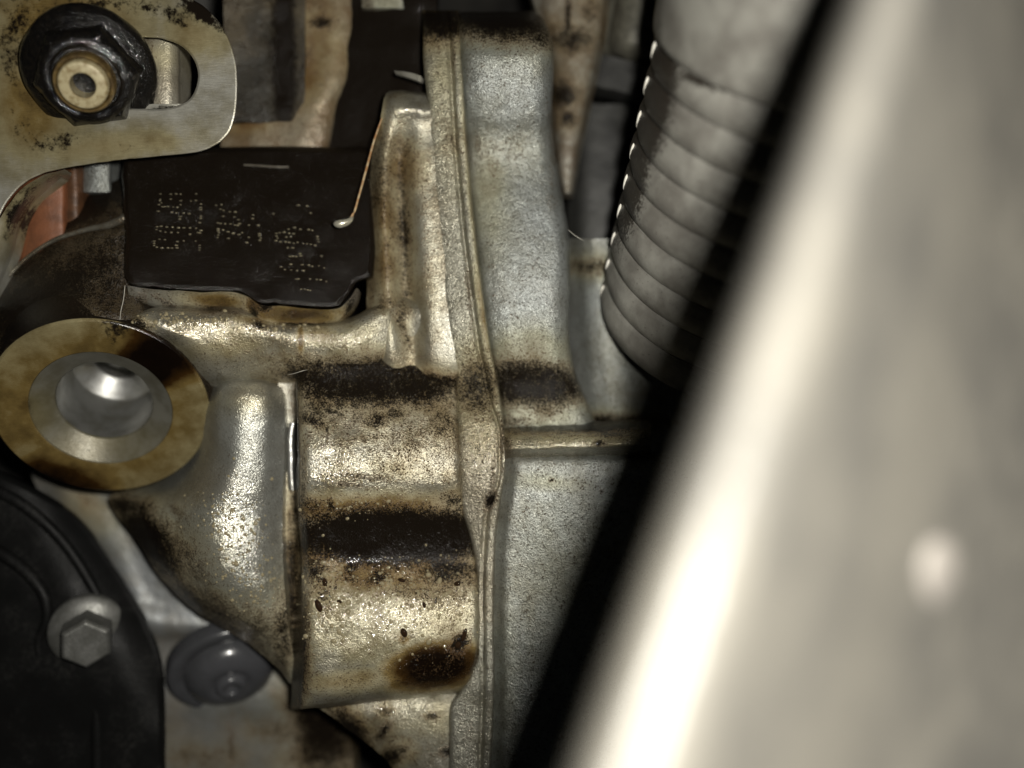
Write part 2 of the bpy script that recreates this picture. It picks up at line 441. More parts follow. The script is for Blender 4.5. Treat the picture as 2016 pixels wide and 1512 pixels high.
# --- smooth fin
def finrow(y, pts): return [(x, y + dy, h) for x, dy, h in pts]
rows = [
  [(430, 750, -15), (452, 747, -12), (480, 746, -11), (515, 747, -12), (545, 753, -15)],
  [(416, 768, -14), (446, 757, -8), (480, 754, -7.4), (520, 756, -8.6), (556, 770, -13)],
  [(396, 800, -16), (438, 780, -6.4), (475, 775, -5.2), (525, 778, -6.8), (560, 795, -12)],
  [(388, 838, -18), (434, 836, -6.6), (470, 835, -4.6), (522, 835, -6.4), (561, 840, -11.5)],
  [(372, 900, -22), (426, 905, -7.4), (464, 905, -4.6), (520, 905, -6.4), (559, 905, -11.2)],
  [(320, 945, -26), (395, 960, -8.5), (440, 960, -4.4), (510, 962, -6.2), (557, 962, -11)],
  [(215, 980, -27), (340, 1006, -9.5), (410, 1012, -4.0), (500, 1018, -6.2), (556, 1020, -11)],
  [(262, 1055, -22), (342, 1068, -10), (412, 1078, -3.6), (500, 1085, -5.8), (557, 1085, -10.6)],
  [(318, 1140, -22), (372, 1144, -11), (430, 1148, -4.8), (505, 1152, -6.4), (560, 1152, -10.6)],
  [(385, 1205, -21.5), (424, 1205, -13.4), (465, 1208, -9.2), (518, 1210, -9), (565, 1212, -11)],
  [(470, 1255, -20.5), (490, 1252, -16.5), (514, 1255, -14), (542, 1258, -12.6), (572, 1262, -13)],
  [(535, 1305, -19), (546, 1304, -17), (557, 1306, -15.5), (568, 1308, -15), (580, 1312, -15)],
  [(572, 1345, -19), (575, 1345, -18), (578, 1346, -17.5), (582, 1347, -17), (586, 1348, -17)]]
fin = net('fin', rows, M_fin, fh, step=2.6, skirt=8, rough=.10, fine=.03, seed=4,
    grime_shade=[(290, 1060, 45, 110, -38, 1.0), (400, 1200, 40, 130, -55, .75), (500, 1250, 60, 60, 40, .62), (250, 1000, 60, 22, 10, .9), (555, 1260, 26, 90, 0, .7), (355, 1010, 30, 14, 30, .45), (470, 1225, 90, 30, 30, .55), (380, 1120, 36, 70, -30, .5)],
    amber=[(360, 1080, 70, 100, -30, .2), (480, 790, 60, 25, 0, .15)], wet=[(450, 1060, 100, 110, 0, 1.0, 3), (490, 800, 60, 30, 0, .4)])

# --- recess between fin and block, with the polished strip
rows = [[(x, y, h) for x, h in ((548, -13.5), (564, -14), (576, -14), (600, -10))] for y in (745, 800, 900, 1000, 1100, 1180, 1235)]
net('groove_wall', rows, M_cast, fh, step=3, skirt=4, seed=6, grime_shade=[(584, 980, 12, 320, 0, .7), (575, 1150, 14, 140, 0, .8), (560, 1120, 8, 120, 0, .5)])  # recess darkened along its length
rows = [[(x + dx, y, h) for x, h in ((565, -13.4), (569, -12.4), (574, -12.4), (580, -13.4))] for y, dx in ((832, 4), (850, 1), (900, 0), (940, 1), (965, 3))]
net('polished_strip', rows, M_bore, fh, step=2.5, skirt=1, seed=6, edge=.6)

# --- web below the pad, running into the lump at its right
def Y(*v): return v
rows = []
xs = [262, 300, 350, 420, 480, 510, 560, 620, 670, 710, 760, 800, 850, 890]
top = [618, 608, 606, 606, 607, 622, 634, 637, 634, 618, 588, 580, 600, 640]
for dy, dh in ((-2, -10.5), (3, -7.6), (9, -5.0), (20, -3.6), (36, -3.2), (62, -3.6), (92, -5.2), (122, -8.6), (150, -14.0)):
    r = []
    for x, t in zip(xs, top):
        lump = -2.2 * math.exp(-((x - 800) / 34.0) ** 2)
        rise = 0.0 if x < 640 else -.012 * (x - 640)
        yb = 760
        f = max(dy, 0) / 150.0
        y = t + dy + f * (yb - (t + 150))
        xe = 201 + 212 * math.sqrt(max(0.0, 1 - ((y - 806) / 176.0) ** 2)) - 6      # rim of the boss
        xe = max(xe, 262)
        u = (x - 262) / 628.0; x = xe + (890 - xe) * u
        lean = -(x - 480) * (.026 if x < 480 else .013)
        bp = -9.0 - .022 * (x - 201) + .070 * (806 - y) + .07 * (x - xe)
        hv = dh + lump + rise * .3 + lean - (1.2 if x > 850 else 0)
        if x < 480: hv = min(hv, bp)
        r.append((x, y, hv))
    rows.append(r)
web = net('web', rows, M_castwet, fh, step=2.6, skirt=10, rough=.14, seed=8,
    grime_shade=[(640, 742, 100, 36, 5, .85), (780, 745, 120, 38, 5, .95), (510, 640, 16, 8, 30, .8), (790, 640, 16, 60, 5, .5), (275, 640, 26, 14, 30, .8), (740, 600, 40, 16, -10, .55), (590, 715, 16, 24, 0, .55), (420, 612, 60, 6, 3, .6), (850, 740, 50, 14, 20, .7)],
    amber=[(592, 665, 7, 36, 0, .62), (630, 660, 40, 26, 10, .4), (700, 660, 60, 40, 0, .22), (430, 680, 130, 40, 0, .22), (560, 628, 80, 9, 0, .6), (720, 690, 80, 22, 0, .3)],
    wet=[(385, 645, 120, 34, 2, 1.0, 4), (560, 655, 80, 22, 5, .9), (660, 680, 70, 36, 0, .7)])

# --- inner flange rib that climbs to the top
rows = [
  [(766, 178, -17), (780, 178, -16), (800, 179, -16), (822, 181, -16), (844, 183, -17)],
  [(758, 188, -12.5), (777, 187, -11), (800, 188, -10.8), (824, 190, -11), (847, 192, -12)],
  [(752, 216, -10.5), (774, 214, -8.6), (800, 214, -8.2), (826, 216, -8.2), (849, 217, -9)],
  [(747, 240, -11.5), (768, 240, -9.6), (796, 240, -9.6), (826, 240, -9.4), (851, 240, -10)],
  [(734, 300, -16), (760, 300, -10.8), (789, 300, -13.4), (818, 300, -10), (854, 300, -9.8)],
  [(727, 400, -17), (756, 400, -10.2), (791, 400, -14), (822, 400, -9.6), (863, 400, -9)],
  [(725, 500, -17), (759, 500, -9.8), (796, 500, -13.6), (830, 500, -9), (874, 500, -8.6)],
  [(722, 590, -15), (764, 590, -9), (803, 590, -12.6), (838, 590, -8.4), (884, 590, -8.2)],
  [(725, 660, -12), (768, 660, -8), (812, 660, -11), (846, 660, -8), (892, 660, -8)],
  [(730, 715, -12), (772, 715, -9.4), (816, 715, -10.6), (852, 715, -8.6), (899, 715, -8.6)],
  [(735, 765, -14), (775, 765, -12), (820, 765, -12), (856, 765, -11), (906, 765, -11)]]
net('inner_rib', rows, M_cast, fh, step=2.6, skirt=9, seed=10, rough=.14,
    grime_shade=[(795, 460, 15, 190, -2, .72), (745, 350, 40, 110, 5, .55), (820, 360, 40, 90, 0, .35), (765, 460, 40, 150, 0, .4), (800, 640, 16, 70, -5, .55), (780, 300, 50, 40, 0, .5), (728, 480, 12, 140, 0, .6), (820, 760, 120, 24, 0, 1.0), (760, 590, 30, 30, 0, .45), (840, 500, 20, 100, 0, .3)],
    amber=[(755, 460, 40, 180, 0, .4), (745, 250, 10, 50, 10, .45), (790, 330, 50, 60, 0, .4), (835, 560, 30, 100, 0, .16)], wet=[(800, 216, 40, 14, 0, .7)])

# --- black pad that carries the dot-peened number
pad_out = closed([(243, 385), (247, 470), (246, 540), (258, 563), (300, 568), (400, 574), (470, 577), (490, 584), (506, 596), (560, 601), (630, 607), (668, 603), (684, 588), (700, 560), (735, 540), (738, 400), (742, 300), (640, 290), (300, 290), (246, 300)], 5, corner=())
def h_pad(px, py): return -3.2 - (590 - py) * .040 - (px - 480) * .018
pad = plate('serial_pad', pad_out, M_black, fh, h_pad, thick=9, bev=11, bevh=1.5, step=6, rough=.22, seed=12, jit=2.2,
            grime_shade=[(480, 430, 300, 200, 0, 1.0, 6)], amber=[], wet=[])
# wall of the pad, washed brown with oil
wl = [(250, 562), (300, 569), (400, 575), (470, 578), (490, 586), (507, 598), (560, 603), (630, 609), (668, 606), (686, 590), (702, 566)]
wb = [(254, 596), (300, 604), (400, 608), (468, 611), (484, 626), (510, 640), (560, 642), (630, 641), (672, 632), (697, 606), (708, 575)]
rows = []
for f, dh in ((0, 0), (.12, -.5), (.5, -1.9), (.85, -3.4), (1.0, -4.8)):
    rows.append([(a[0] + (b[0] - a[0]) * f, a[1] + (b[1] - a[1]) * f, float(h_pad(a[0], a[1])) - .6 + dh) for a, b in zip(wl, wb)])
net('pad_wall', rows, M_castwet, pad, step=2.5, skirt=2, seed=15, rough=.1,
    grime_shade=[(330, 598, 30, 8, 30, .6), (450, 610, 60, 6, 5, .7), (523, 598, 14, 14, 0, 1.0), (500, 620, 10, 26, -20, .8), (690, 600, 8, 30, 25, .8), (600, 640, 90, 5, 0, .8), (280, 585, 12, 20, 30, .5)],
    amber=[(430, 592, 70, 16, 4, .52), (590, 620, 100, 20, 2, .66), (500, 600, 20, 20, 0, .6), (670, 615, 20, 16, 0, .45), (330, 582, 40, 10, 0, .12)], wet=[(560, 620, 120, 12, 0, .8)])

# dot-peened marks, kept as the pattern of dots the metal shows
Z1 = [(300,350),(470,355),(560,350),(635,355),(890,350),(295,440),(290,462),(315,500),(275,530),(330,565),(370,562),(425,560),(510,568),(580,572),(630,530),(635,462),(470,437),(805,470),(885,460),(970,520),(968,575),(965,610),(970,720),(965,755),(950,825),
      (265,637),(490,655),(565,663),(680,668),(775,677),(630,725),(620,768),(245,893),(310,885),(405,897),(500,900),(600,910),(690,912),(790,912),(890,918),(235,940),(300,965),(385,982),(480,988),(590,990),(790,1018),(970,955),(920,990),(955,995),
      (195,1130),(285,1100),(375,1107),(195,1170),(195,1203),(240,1230),(325,1243),(425,1243),(490,1246),(565,1203),(575,1243),(580,1140),(685,1127),(885,1130),(950,1200),(950,1243),(945,1280)]
Z2 = [(195,305),(325,290),(300,400),(380,430),(530,465),(670,470),(370,575),(650,590),(240,740),(305,755),(420,762),(550,765),(660,790),(730,800),(775,760),(750,660),(1010,795),(1100,635),(1110,545),(1240,800),(245,890),(245,938),(260,985),(245,1045),(230,1100),(370,915),(490,963),(620,1000),(760,1030),(840,985),(1005,1100),(1265,1010),(1270,1060),(1280,1170),(1300,1115),(955,1228),(500,1125)]
Z3 = [(125,280),(630,270),(460,165),(580,175),(165,545),(210,535),(270,530),(340,545),(395,550),(165,580),(180,610),(160,645),(220,660),(290,660),(340,668),(400,680),(450,668),(530,685),(580,690),(630,695),(690,708),(720,590),(725,625),(735,660),(300,595),(360,590),(330,488),(410,468),(490,490),(600,495),(650,505),
      (320,740),(385,742),(485,820),(495,850),(430,858),(385,855),(345,857),(775,853),(360,963),(515,970),(605,975),(230,1000),(280,1035),(365,1042),(445,1048),(530,1050),(650,990),(430,1165),(460,1163),(620,1165),(710,1170),(760,1175),(840,1198),(550,1305),(590,1312),(620,1318),(500,1300),(740,985),(810,1015)]
dots = [(280 + x / 8.4, 340 + y / 8.4) for x, y in Z1] + [(410 + x / 12.6, 380 + y / 12.6) for x, y in Z2] + [(520 + x / 6.87, 380 + y / 6.87) for x, y in Z3]
M_dot = plain('peened_bare_metal', (.40, .36, .24), (.24, .21, .14), rough=.3, metallic=.6, scale=2)
V = []; F = []
for i, (x, y) in enumerate(dots):
    h0 = float(h_pad(x, y)); n0 = len(V); rx, ry = random.uniform(2.4, 4.0), random.uniform(1.1, 1.9)
    for k in range(8):
        a = k * math.pi / 4; V.append(P(x + rx * math.cos(a), y + ry * math.sin(a), h0 + .02))
    for k in range(8):
        a = k * math.pi / 4; V.append(P(x + rx * .55 * math.cos(a), y + ry * .55 * math.sin(a) - .3, h0 + .26))
    V.append(P(x, y - .4, h0 + .34))
    for k in range(8):
        j = (k + 1) % 8
        F.append([n0 + j, n0 + k, n0 + 8 + k, n0 + 8 + j]); F.append([n0 + 8 + j, n0 + 8 + k, n0 + 16])
so = mesh('dot_peened_number', V, F, M_dot, pad, label='serial number stamped in rows of small dots'); so['kind'] = 'stuff'

# --- dark shoulder left of the pad
rows = [
  [(-40, 560, -22), (20, 480, -20), (60, 446, -19), (110, 418, -18), (170, 388, -17), (215, 362, -17), (250, 345, -18)],
  [(-40, 590, -17), (10, 515, -15.5), (52, 482, -14.5), (104, 450, -13.5), (168, 424, -13), (222, 408, -12.5), (252, 392, -13)],
  [(-40, 615, -14.0), (6, 556, -12.6), (46, 512, -12), (100, 474, -11.5), (170, 450, -11), (225, 438, -10.2), (253, 424, -10)],
  [(-40, 622, -12.6), (6, 566, -11.4), (47, 521, -11), (102, 482, -10.5), (170, 457, -10), (226, 446, -9), (254, 432, -9)],
  [(-40, 650, -7.6), (10, 600, -6.0), (60, 556, -5.6), (110, 520, -5.8), (175, 500, -6.2), (228, 490, -6.6), (254, 480, -7.2)],
  [(-40, 690, -4.5), (20, 645, -2.8), (75, 610, -1.8), (125, 585, -1.6), (185, 568, -1.4), (230, 562, -2.8), (262, 562, -4.4)],
  [(-40, 712, -1.2), (30, 684, 1.8), (90, 654, 3.0), (140, 637, 3.2), (195, 630, 2.6), (250, 634, .8), (296, 644, -2.0)],
  [(-40, 760, -6), (40, 735, -5), (100, 715, -5), (150, 700, -5), (205, 695, -6), (265, 695, -8), (310, 690, -10)]]
net('shoulder', rows, M_shoulder, fh, step=3, skirt=8, seed=17, rough=.12, amber=[(230, 620, 60, 20, -20, .3)],
    grime_shade=[(90, 440, 160, 26, -28, .7), (90, 580, 150, 40, -28, .35)])

# --- thin paler tube added to draw the lit line along the shoulder
RIM = [(-20, 596, -11.6), (8, 556, -10.8), (48, 512, -10.4), (104, 474, -10.0), (170, 452, -9.4), (222, 440, -8.6), (246, 428, -8.2), (256, 414, -8.8)]
def tube(name, pts, rad, mat, parent, n=8):
    K = np.array([P(*p) for p in pts]); t = np.concatenate([[0], np.cumsum(np.linalg.norm(np.diff(K, axis=0), axis=1))])
    ts = np.linspace(0, t[-1], max(8, int(t[-1] / .5))); C = spline(K, t, ts); rr = np.interp(ts, t, rad)
    V = []; F = []
    T = np.gradient(C, axis=0)
    for i in range(len(C)):
        a, u, v = frame(T[i]); th = np.arange(n) * 2 * np.pi / n
        V.append(C[i] + (np.cos(th) * rr[i])[:, None] * u + (np.sin(th) * rr[i])[:, None] * v)
        if i:
            for k in range(n):
                j = (k + 1) % n; F.append([(i-1)*n + k, (i-1)*n + j, i*n + j, i*n + k])
    F.append(list(range(n))[::-1]); F.append([(len(C)-1)*n + k for k in range(n)])
    return mesh(name, np.concatenate(V), F, mat, parent)
tube('shoulder_edge', RIM, [.3, .35, .4, .45, .55, .8, .9, .3], cast('lit_edge_tone', base=(.2, .19, .155), base2=(.08, .07, .05), rough=.34, dirt=.2), fh, n=10)

# --- boss with counterbore and bore
bc = P(200, 808, -7.2)
view = np.array([0, -D, 0]) - bc; view[0] *= .5; view /= np.linalg.norm(view)
tl = math.radians(33)
bn = view * math.cos(tl) + np.array([0, 0, -1]) * math.sin(tl)
am_b = [(308, 706, 88, 50, 28, 1.15, 4), (120, 940, 120, 36, 8, .95, 3), (30, 800, 70, 130, 0, .58), (200, 670, 120, 30, 0, .46), (120, 690, 90, 50, -20, .5), (200, 800, 230, 190, 0, .47, 6), (380, 860, 40, 90, 10, .32)]
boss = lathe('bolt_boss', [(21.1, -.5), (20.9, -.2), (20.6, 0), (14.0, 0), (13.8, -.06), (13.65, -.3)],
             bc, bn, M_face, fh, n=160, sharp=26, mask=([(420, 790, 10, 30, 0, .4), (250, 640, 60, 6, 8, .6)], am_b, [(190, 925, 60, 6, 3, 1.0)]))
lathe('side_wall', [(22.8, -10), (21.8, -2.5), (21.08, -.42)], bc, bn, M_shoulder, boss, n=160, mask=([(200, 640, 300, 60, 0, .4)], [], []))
lathe('countersink', [(13.66, -.25), (13.55, -.5), (9.75, -3.1), (9.5, -3.3), (9.3, -3.8)], bc, bn, M_sink, boss, n=160, sharp=26,
      mask=([(60, 800, 26, 60, 0, .3), (180, 920, 80, 8, 0, .3)], [(190, 880, 150, 40, 0, .2), (60, 820, 40, 60, 0, .3)], [(190, 915, 70, 10, 3, .8)]))
lathe('bore', [(9.3, -3.7), (9.25, -9), (9.25, -18), (9.0, -18.4), (5.4, -20.6), (5.1, -21), (5.0, -25), (.1, -26.5)], bc, bn, M_bore, boss, n=120, sharp=30,
      mask=([(120, 800, 12, 30, 0, .5), (270, 850, 10, 16, 0, .45)], [], []))

# --- lower web under the block
rows = [
  [(600, 1380, -16), (680, 1375, -14), (770, 1372, -13), (850, 1366, -13), (905, 1362, -14)],
  [(640, 1402, -16), (700, 1402, -13), (780, 1398, -12), (850, 1392, -11.5), (903, 1388, -12.5)],
  [(690, 1440, -17), (740, 1440, -13), (800, 1438, -11.5), (860, 1436, -11), (900, 1434, -12)],
  [(750, 1485, -17.5), (780, 1482, -14), (820, 1482, -12), (865, 1482, -11.5), (899, 1482, -12)],
  [(800, 1560, -18), (820, 1560, -15), (845, 1560, -13), (870, 1560, -12), (899, 1560, -12.5)]]
net('lower_web', rows, M_castwet, fh, step=3, skirt=10, seed=21,
    grime_shade=[(690, 1440, 26, 60, -40, .9), (755, 1440, 26, 8, -50, .8), (880, 1480, 12, 10, 0, .8), (770, 1490, 40, 20, -30, .8), (760, 1400, 20, 10, 0, .5), (850, 1410, 14, 8, 0, .6)],  # shadow below the block painted along the left edge
    amber=[(820, 1420, 100, 50, 0, .2)], wet=[(780, 1410, 80, 30, 0, .7)])

# --- oil droplets standing on the block
gx, gy, gh = GR[block.name]
def on_block(x, y):
    k = np.argmin((gx - x) ** 2 + (gy - y) ** 2)
    return float(gh.ravel()[k])
M_oil = NT('dark_engine_oil').out(Base_Color=(.022, .012, .006), Roughness=.05, Coat_Weight=.5, Coat_Roughness=.03)
M_oilc = NT('clear_amber_oil').out(Base_Color=(.24, .205, .125), Roughness=.09, Coat_Weight=.5, Coat_Roughness=.03)
def dome(cx, cy, h, rx, ry, hh, ang=0.0, n=12):
    V = []; F = []; ca, sa = math.cos(ang), math.sin(ang)
    for q, (f, z) in enumerate(((1, -.15), (.92, .35), (.6, .8), (.25, .98))):
        for k in range(n):
            a = 2 * math.pi * k / n; x = rx * f * math.cos(a); y = ry * f * math.sin(a)
            V.append(P(cx + x * ca - y * sa, cy + x * sa + y * ca, h + hh * z))
    V.append(P(cx, cy, h + hh))
    for q in range(3):
        for k in range(n):
            j = (k + 1) % n; F.append([q*n + j, q*n + k, (q+1)*n + k, (q+1)*n + j])
    for k in range(n): F.append([3*n + (k + 1) % n, 3*n + k, 4*n])
    return V, F
big = [(795, 1246, 7, 10), (845, 1262, 6, 9), (914, 1250, 5, 14), (902, 1270, 7, 8), (667, 1244, 5, 7), (835, 1192, 4, 7), (900, 1150, 8, 6), (865, 1145, 5, 9), (640, 1150, 6, 13), (628, 1195, 7, 16),
       (770, 1225, 5, 4), (668, 1185, 6, 4), (790, 1143, 8, 5), (745, 1160, 4, 7)]
for i, (x, y, rx, ry) in enumerate(big):
    V, F = dome(x, y, on_block(x, y) - .1, rx, ry, .11 * min(rx, ry) * .75, random.uniform(-.5, .5))
    mesh('oil_droplet', V, F, M_oil if i % 3 != 1 else M_oilc, block)
def spatter(part, spots, lab):
    gx, gy, gh = GR[part.name]; V = []; F = []
    for cx, cy, sx, sy, n, rm in spots:
        for _ in range(n):
            x, y = random.gauss(cx, sx), random.gauss(cy, sy)
            d2 = (gx - x) ** 2 + (gy - y) ** 2; k = np.argmin(d2)
            if d2.ravel()[k] > 40: continue
            r = min(5.5, rm * random.lognormvariate(0, .45)); v, f = dome(x, y, float(gh.ravel()[k]) - .04, r * random.uniform(.75, 1.35), r, .075 * r, random.uniform(-1, 1), 7)
            n0 = len(V); V += v; F += [[a + n0 for a in t] for t in f]
    so = mesh('oil_spatter', V, F, M_oilc, part, label=lab); so['kind'] = 'stuff'
spatter(block, [(645, 1185, 24, 38, 190, 2.3), (760, 1150, 60, 28, 170, 1.9), (860, 1190, 45, 40, 120, 1.8), (760, 1240, 90, 30, 60, 1.7), (680, 985, 50, 16, 90, 1.7), (780, 960, 70, 24, 70, 1.5), (640, 930, 24, 40, 60, 1.7)], 'fine spatter of small oil beads on the block')
spatter(fin, [(470, 1060, 32, 55, 240, 1.9), (430, 1010, 26, 24, 60, 1.8), (490, 1150, 26, 30, 70, 1.7)], 'small wet oil beads on the fin')
spatter(web, [(390, 634, 50, 7, 120, 1.9), (560, 648, 40, 9, 60, 1.8), (330, 628, 26, 6, 40, 1.8)], 'wet oil beads along the upper edge of the web')

# ================================================================== REAR COVER
cv = thing('rear_cover', 'pale grey sand-cast cover bolted against the oily housing, with raised ledge', 'engine cover', P(1000, 1500, -8))
BAND = [(20, 836, 903, -20), (48, 838, 905, -14), (75, 838, 907, -11), (130, 839, 911, -9.5), (180, 845, 914, -9), (240, 848, 917, -9.5), (300, 851, 921, -9.6), (400, 861, 930, -9), (500, 870, 941, -8.4), (600, 882, 954, -7.6), (680, 892, 966, -7.6), (740, 902, 978, -8.8), (780, 906, 985, -8.2),
        (840, 908, 992, -5.0), (900, 910, 996, -3.4), (950, 911, 992, -3.6), (1000, 914, 984, -5.0), (1060, 930, 977, -6.0), (1120, 940, 974, -6.2), (1200, 944, 973, -6.0), (1300, 940, 974, -6.0), (1350, 918, 974, -6.4), (1385, 895, 973, -7), (1440, 892, 971, -7.4), (1560, 892, 966, -8)]
rows = []
for y, L, R, h in BAND:
    bw = 24 if y < 800 or y > 980 else 12
    L2 = L - 4
    rows.append([(L2, y, h - 5), (L2 + 4, y, h - .5), (L2 + (R - L2) * .35, y, h + .1), (R - bw - 6, y, h + .1), (R - bw, y, h - .45), (R - bw * .62, y, h + 1.0), (R - bw * .3, y, h + 1.1), (R, y, h - 2.2)])
net('flange_band', rows, M_band, cv, step=2.4, skirt=9, seed=23, rough=.08, edge=.5, fine=.06,
    grime_shade=[(870, 40, 60, 40, 0, 1.1), (940, 760, 50, 55, 10, .78), (893, 100, 5, 60, 0, .5), (965, 985, 9, 18, 20, 1.0), (970, 940, 5, 40, 5, .62), (950, 800, 40, 26, 0, .5), (895, 280, 34, 60, 0, .36), (925, 600, 5, 120, -5, .4), (990, 860, 6, 50, 0, .5)],
    amber=[(935, 420, 9, 260, -6, .34), (945, 840, 40, 50, 0, .14), (870, 150, 30, 70, 0, .22), (950, 620, 8, 90, -8, .42)], wet=[(945, 890, 40, 60, 0, .8)])

UP = [(22, 905, 1052, -22), (45, 906, 1075, -13), (75, 908, 1086, -8.6), (110, 910, 1090, -6.6), (150, 912, 1090, -7.0), (190, 913, 1088, -8.2), (225, 915, 1086, -9.8), (262, 918, 1088, -12.4), (300, 920, 1092, -14.0), (340, 923, 1099, -14.0), (390, 929, 1108, -12.8), (450, 936, 1118, -11.2), (530, 945, 1123, -9.8), (610, 955, 1120, -9.0), (670, 964, 1121, -8.8), (715, 973, 1127, -9.6), (755, 981, 1141, -11.5), (800, 988, 1160, -10.8), (838, 992, 1174, -10.6), (860, 993, 1180, -13)]
rows = []
for y, L, R, h in UP:
    W = R - L
    rows.append([(L - 3, y, h - 3.5), (L + 7, y, h - 1.4), (L + 24, y, h - .4), (L + W * .4, y, h + .2), (L + W * .7, y, h + .1), (R - 26, y, h - .6), (R - 8, y, h - 2.4), (R, y, h - 7)])
net('upper_casing', rows, M_cover, cv, step=2.6, skirt=10, seed=27, rough=.16, fine=.05,
    grime_shade=[(990, 36, 130, 40, 3, 1.15), (1060, 70, 40, 30, 30, .7), (1050, 757, 130, 46, 2, .92, 3), (1080, 800, 90, 20, 0, .5), (985, 300, 70, 40, 0, .3), (1000, 830, 60, 12, -5, .6), (1088, 280, 12, 110, 0, .3)],
    amber=[(960, 380, 40, 110, 0, .24), (1050, 690, 90, 40, 0, .3), (1060, 810, 90, 40, 0, .3), (930, 560, 20, 120, 0, .2)], wet=[])

rows = []
for f, dy, h in ((0, 0, -14), (.15, 9, -8), (.3, 19, -4.4), (.5, 33, -1.8), (.7, 46, -1.1), (.85, 57, -3.4), (1, 68, -7.5)):
    rows.append([(x, 832 + dy + t, h + e) for x, t, e in ((990, 6, -3), (1004, 4, -.8), (1040, 3, 0), (1120, 0, .2), (1200, -2, .3), (1262, -4, .2), (1282, -5, -2))])
net('ledge', rows, M_band, cv, step=2.5, skirt=8, seed=31, rough=.14, fine=.07,
    grime_shade=[(1130, 838, 170, 15, -1, 1.0), (1210, 856, 50, 6, -2, .55), (1000, 880, 8, 30, 0, .5), (1180, 872, 10, 6, 0, .9)],
    amber=[(1130, 866, 150, 18, 0, .22)], wet=[(1130, 872, 150, 20, 0, 1.0)])

LOW = [(896, 994, -7.5), (908, 996, -5.4), (930, 996, -4.6), (960, 993, -4.4), (1010, 984, -4.4), (1060, 978, -4.6), (1130, 975, -5), (1250, 974, -5), (1350, 976, -5.2), (1450, 972, -5.8), (1570, 966, -6.6)]
rows = []
for y, L, h in LOW:
    rows.append([(L - 4, y, h - 4), (L + 8, y, h - 2.2), (L + 20, y, h - .5), (L + 50, y, h), (L + 120, y, h + .3), (L + 220, y, h), (L + 330, y, h - 1), (L + 480, y, h - 4)])
net('lower_casing', rows, M_cover, cv, step=3, skirt=10, seed=33, rough=.22, rough_px=70, fine=.05,
    grime_shade=[(1086, 945, 5, 4, 0, .8), (1184, 968, 4, 5, 0, .8)], amber=[(1075, 950, 60, 16, 5, .22), (1000, 1300, 30, 200, 0, .12), (1100, 1150, 120, 160, 0, .12)], wet=[])


# ================================================================== SLOTTED BRACKET, NUT, STUD
br = thing('slotted_bracket', 'flat steel bracket with rounded end and long slot, soot-stained, under the black nut', 'bracket', P(300, 310, 1.5))
def h_br(px, py): return 2.5 - (py - 150) * .006 + (px - 200) * .002
slot = closed([(120, 95), (180, 77), (260, 74), (318, 76), (352, 88), (378, 112), (390, 145), (384, 180), (364, 202), (330, 213), (260, 214), (180, 212), (120, 195), (105, 145)], 6)
outl = closed([(-120, -90), (330, -90), (372, -8), (404, 14), (436, 50), (456, 92), (466, 140), (466, 200), (458, 246), (438, 276), (402, 296), (340, 305), (255, 313), (180, 323), (115, 334), (72, 347), (40, 368), (14, 398), (-10, 440), (-60, 480), (-120, 480)], 7, corner=(0, 1))
plate('plate', outl, M_steel, br, h_br, holes=[slot], thick=3.2, bev=4, bevh=.35, step=7, rough=.03, seed=41,
      grime_shade=[(40, 60, 70, 90, 20, .42), (110, 285, 60, 26, -8, .5), (300, 20, 90, 22, 12, .5), (30, 240, 40, 80, 0, .35), (400, 25, 60, 18, 35, .8), (240, 290, 70, 16, -5, .4), (320, 35, 60, 16, 10, .42), (200, 8, 80, 14, 0, .5), (30, 130, 40, 60, 0, .45)],
      amber=[(120, 40, 160, 90, 0, .5), (60, 200, 90, 110, 0, .5), (200, 290, 160, 30, -5, .36), (380, 70, 70, 45, 20, .34), (310, 280, 60, 26, 0, .32), (20, 320, 50, 40, 0, .1)], wet=[(60, 40, 120, 60, 0, .5)])
rows = [[(128, 333, -0.9), (84, 346, -0.9), (44, 371, -0.8), (16, 404, -0.7), (-14, 452, -0.5), (-60, 500, -0.5)],
        [(126, 339, -2.5), (88, 354, -2.5), (54, 380, -2.5), (28, 416, -2.3), (4, 470, -2.3), (-40, 540, -2.3)],
        [(122, 346, -6.0), (92, 366, -6.0), (62, 394, -6.0), (40, 430, -6.0), (22, 484, -6.0), (-20, 580, -6.0)],
        [(120, 350, -8.5), (94, 372, -8.5), (66, 400, -8.5), (45, 436, -8.5), (28, 490, -8.5), (-14, 600, -8.5)]]
net('bent_rim', rows, M_steel, br, step=2.6, skirt=3, seed=43, grime_shade=[(40, 420, 30, 60, 30, .62), (90, 358, 40, 10, -20, .4)], amber=[(50, 400, 60, 60, 0, .3)])

ax0 = P(180, 142, 3.0); ax1 = P(163, 168, 11.5); nax = ax1 - ax0; nlen = np.linalg.norm(nax); nax = nax / nlen
s = NT('oily_black_steel'); nb1 = s.noise(1.2, 5, .65); nb2 = s.noise(4, 2)
M_nut = s.out(Base_Color=s.mix(s.mr(nb1, .4, .7), (.004, .0037, .0035), (.008, .0065, .005)), Roughness=s.mr(nb1, .3, .7, .12, .26), Metallic=.0, Normal=s.bump(s.math('ADD', nb1, s.math('MULTIPLY', nb2, .3)), .22), Specular_IOR_Level=.2, Coat_Weight=.8, Coat_Roughness=.05, Coat_Normal=s.bump(s.math('ADD', s.noise(.9, 3, .6), s.math('MULTIPLY', nb2, .15)), .35))
nut = thing('flange_nut', 'black oily hexagonal flange nut clamped on the slotted bracket', 'nut', ax0)
lathe('flange', [(12.2, -1.2), (12.35, .2), (12.1, 1.0), (11.2, 1.7), (9.4, 2.6), (8.4, 3.2)], ax0, nax, M_nut, nut, n=96, sharp=60, wob=.025)
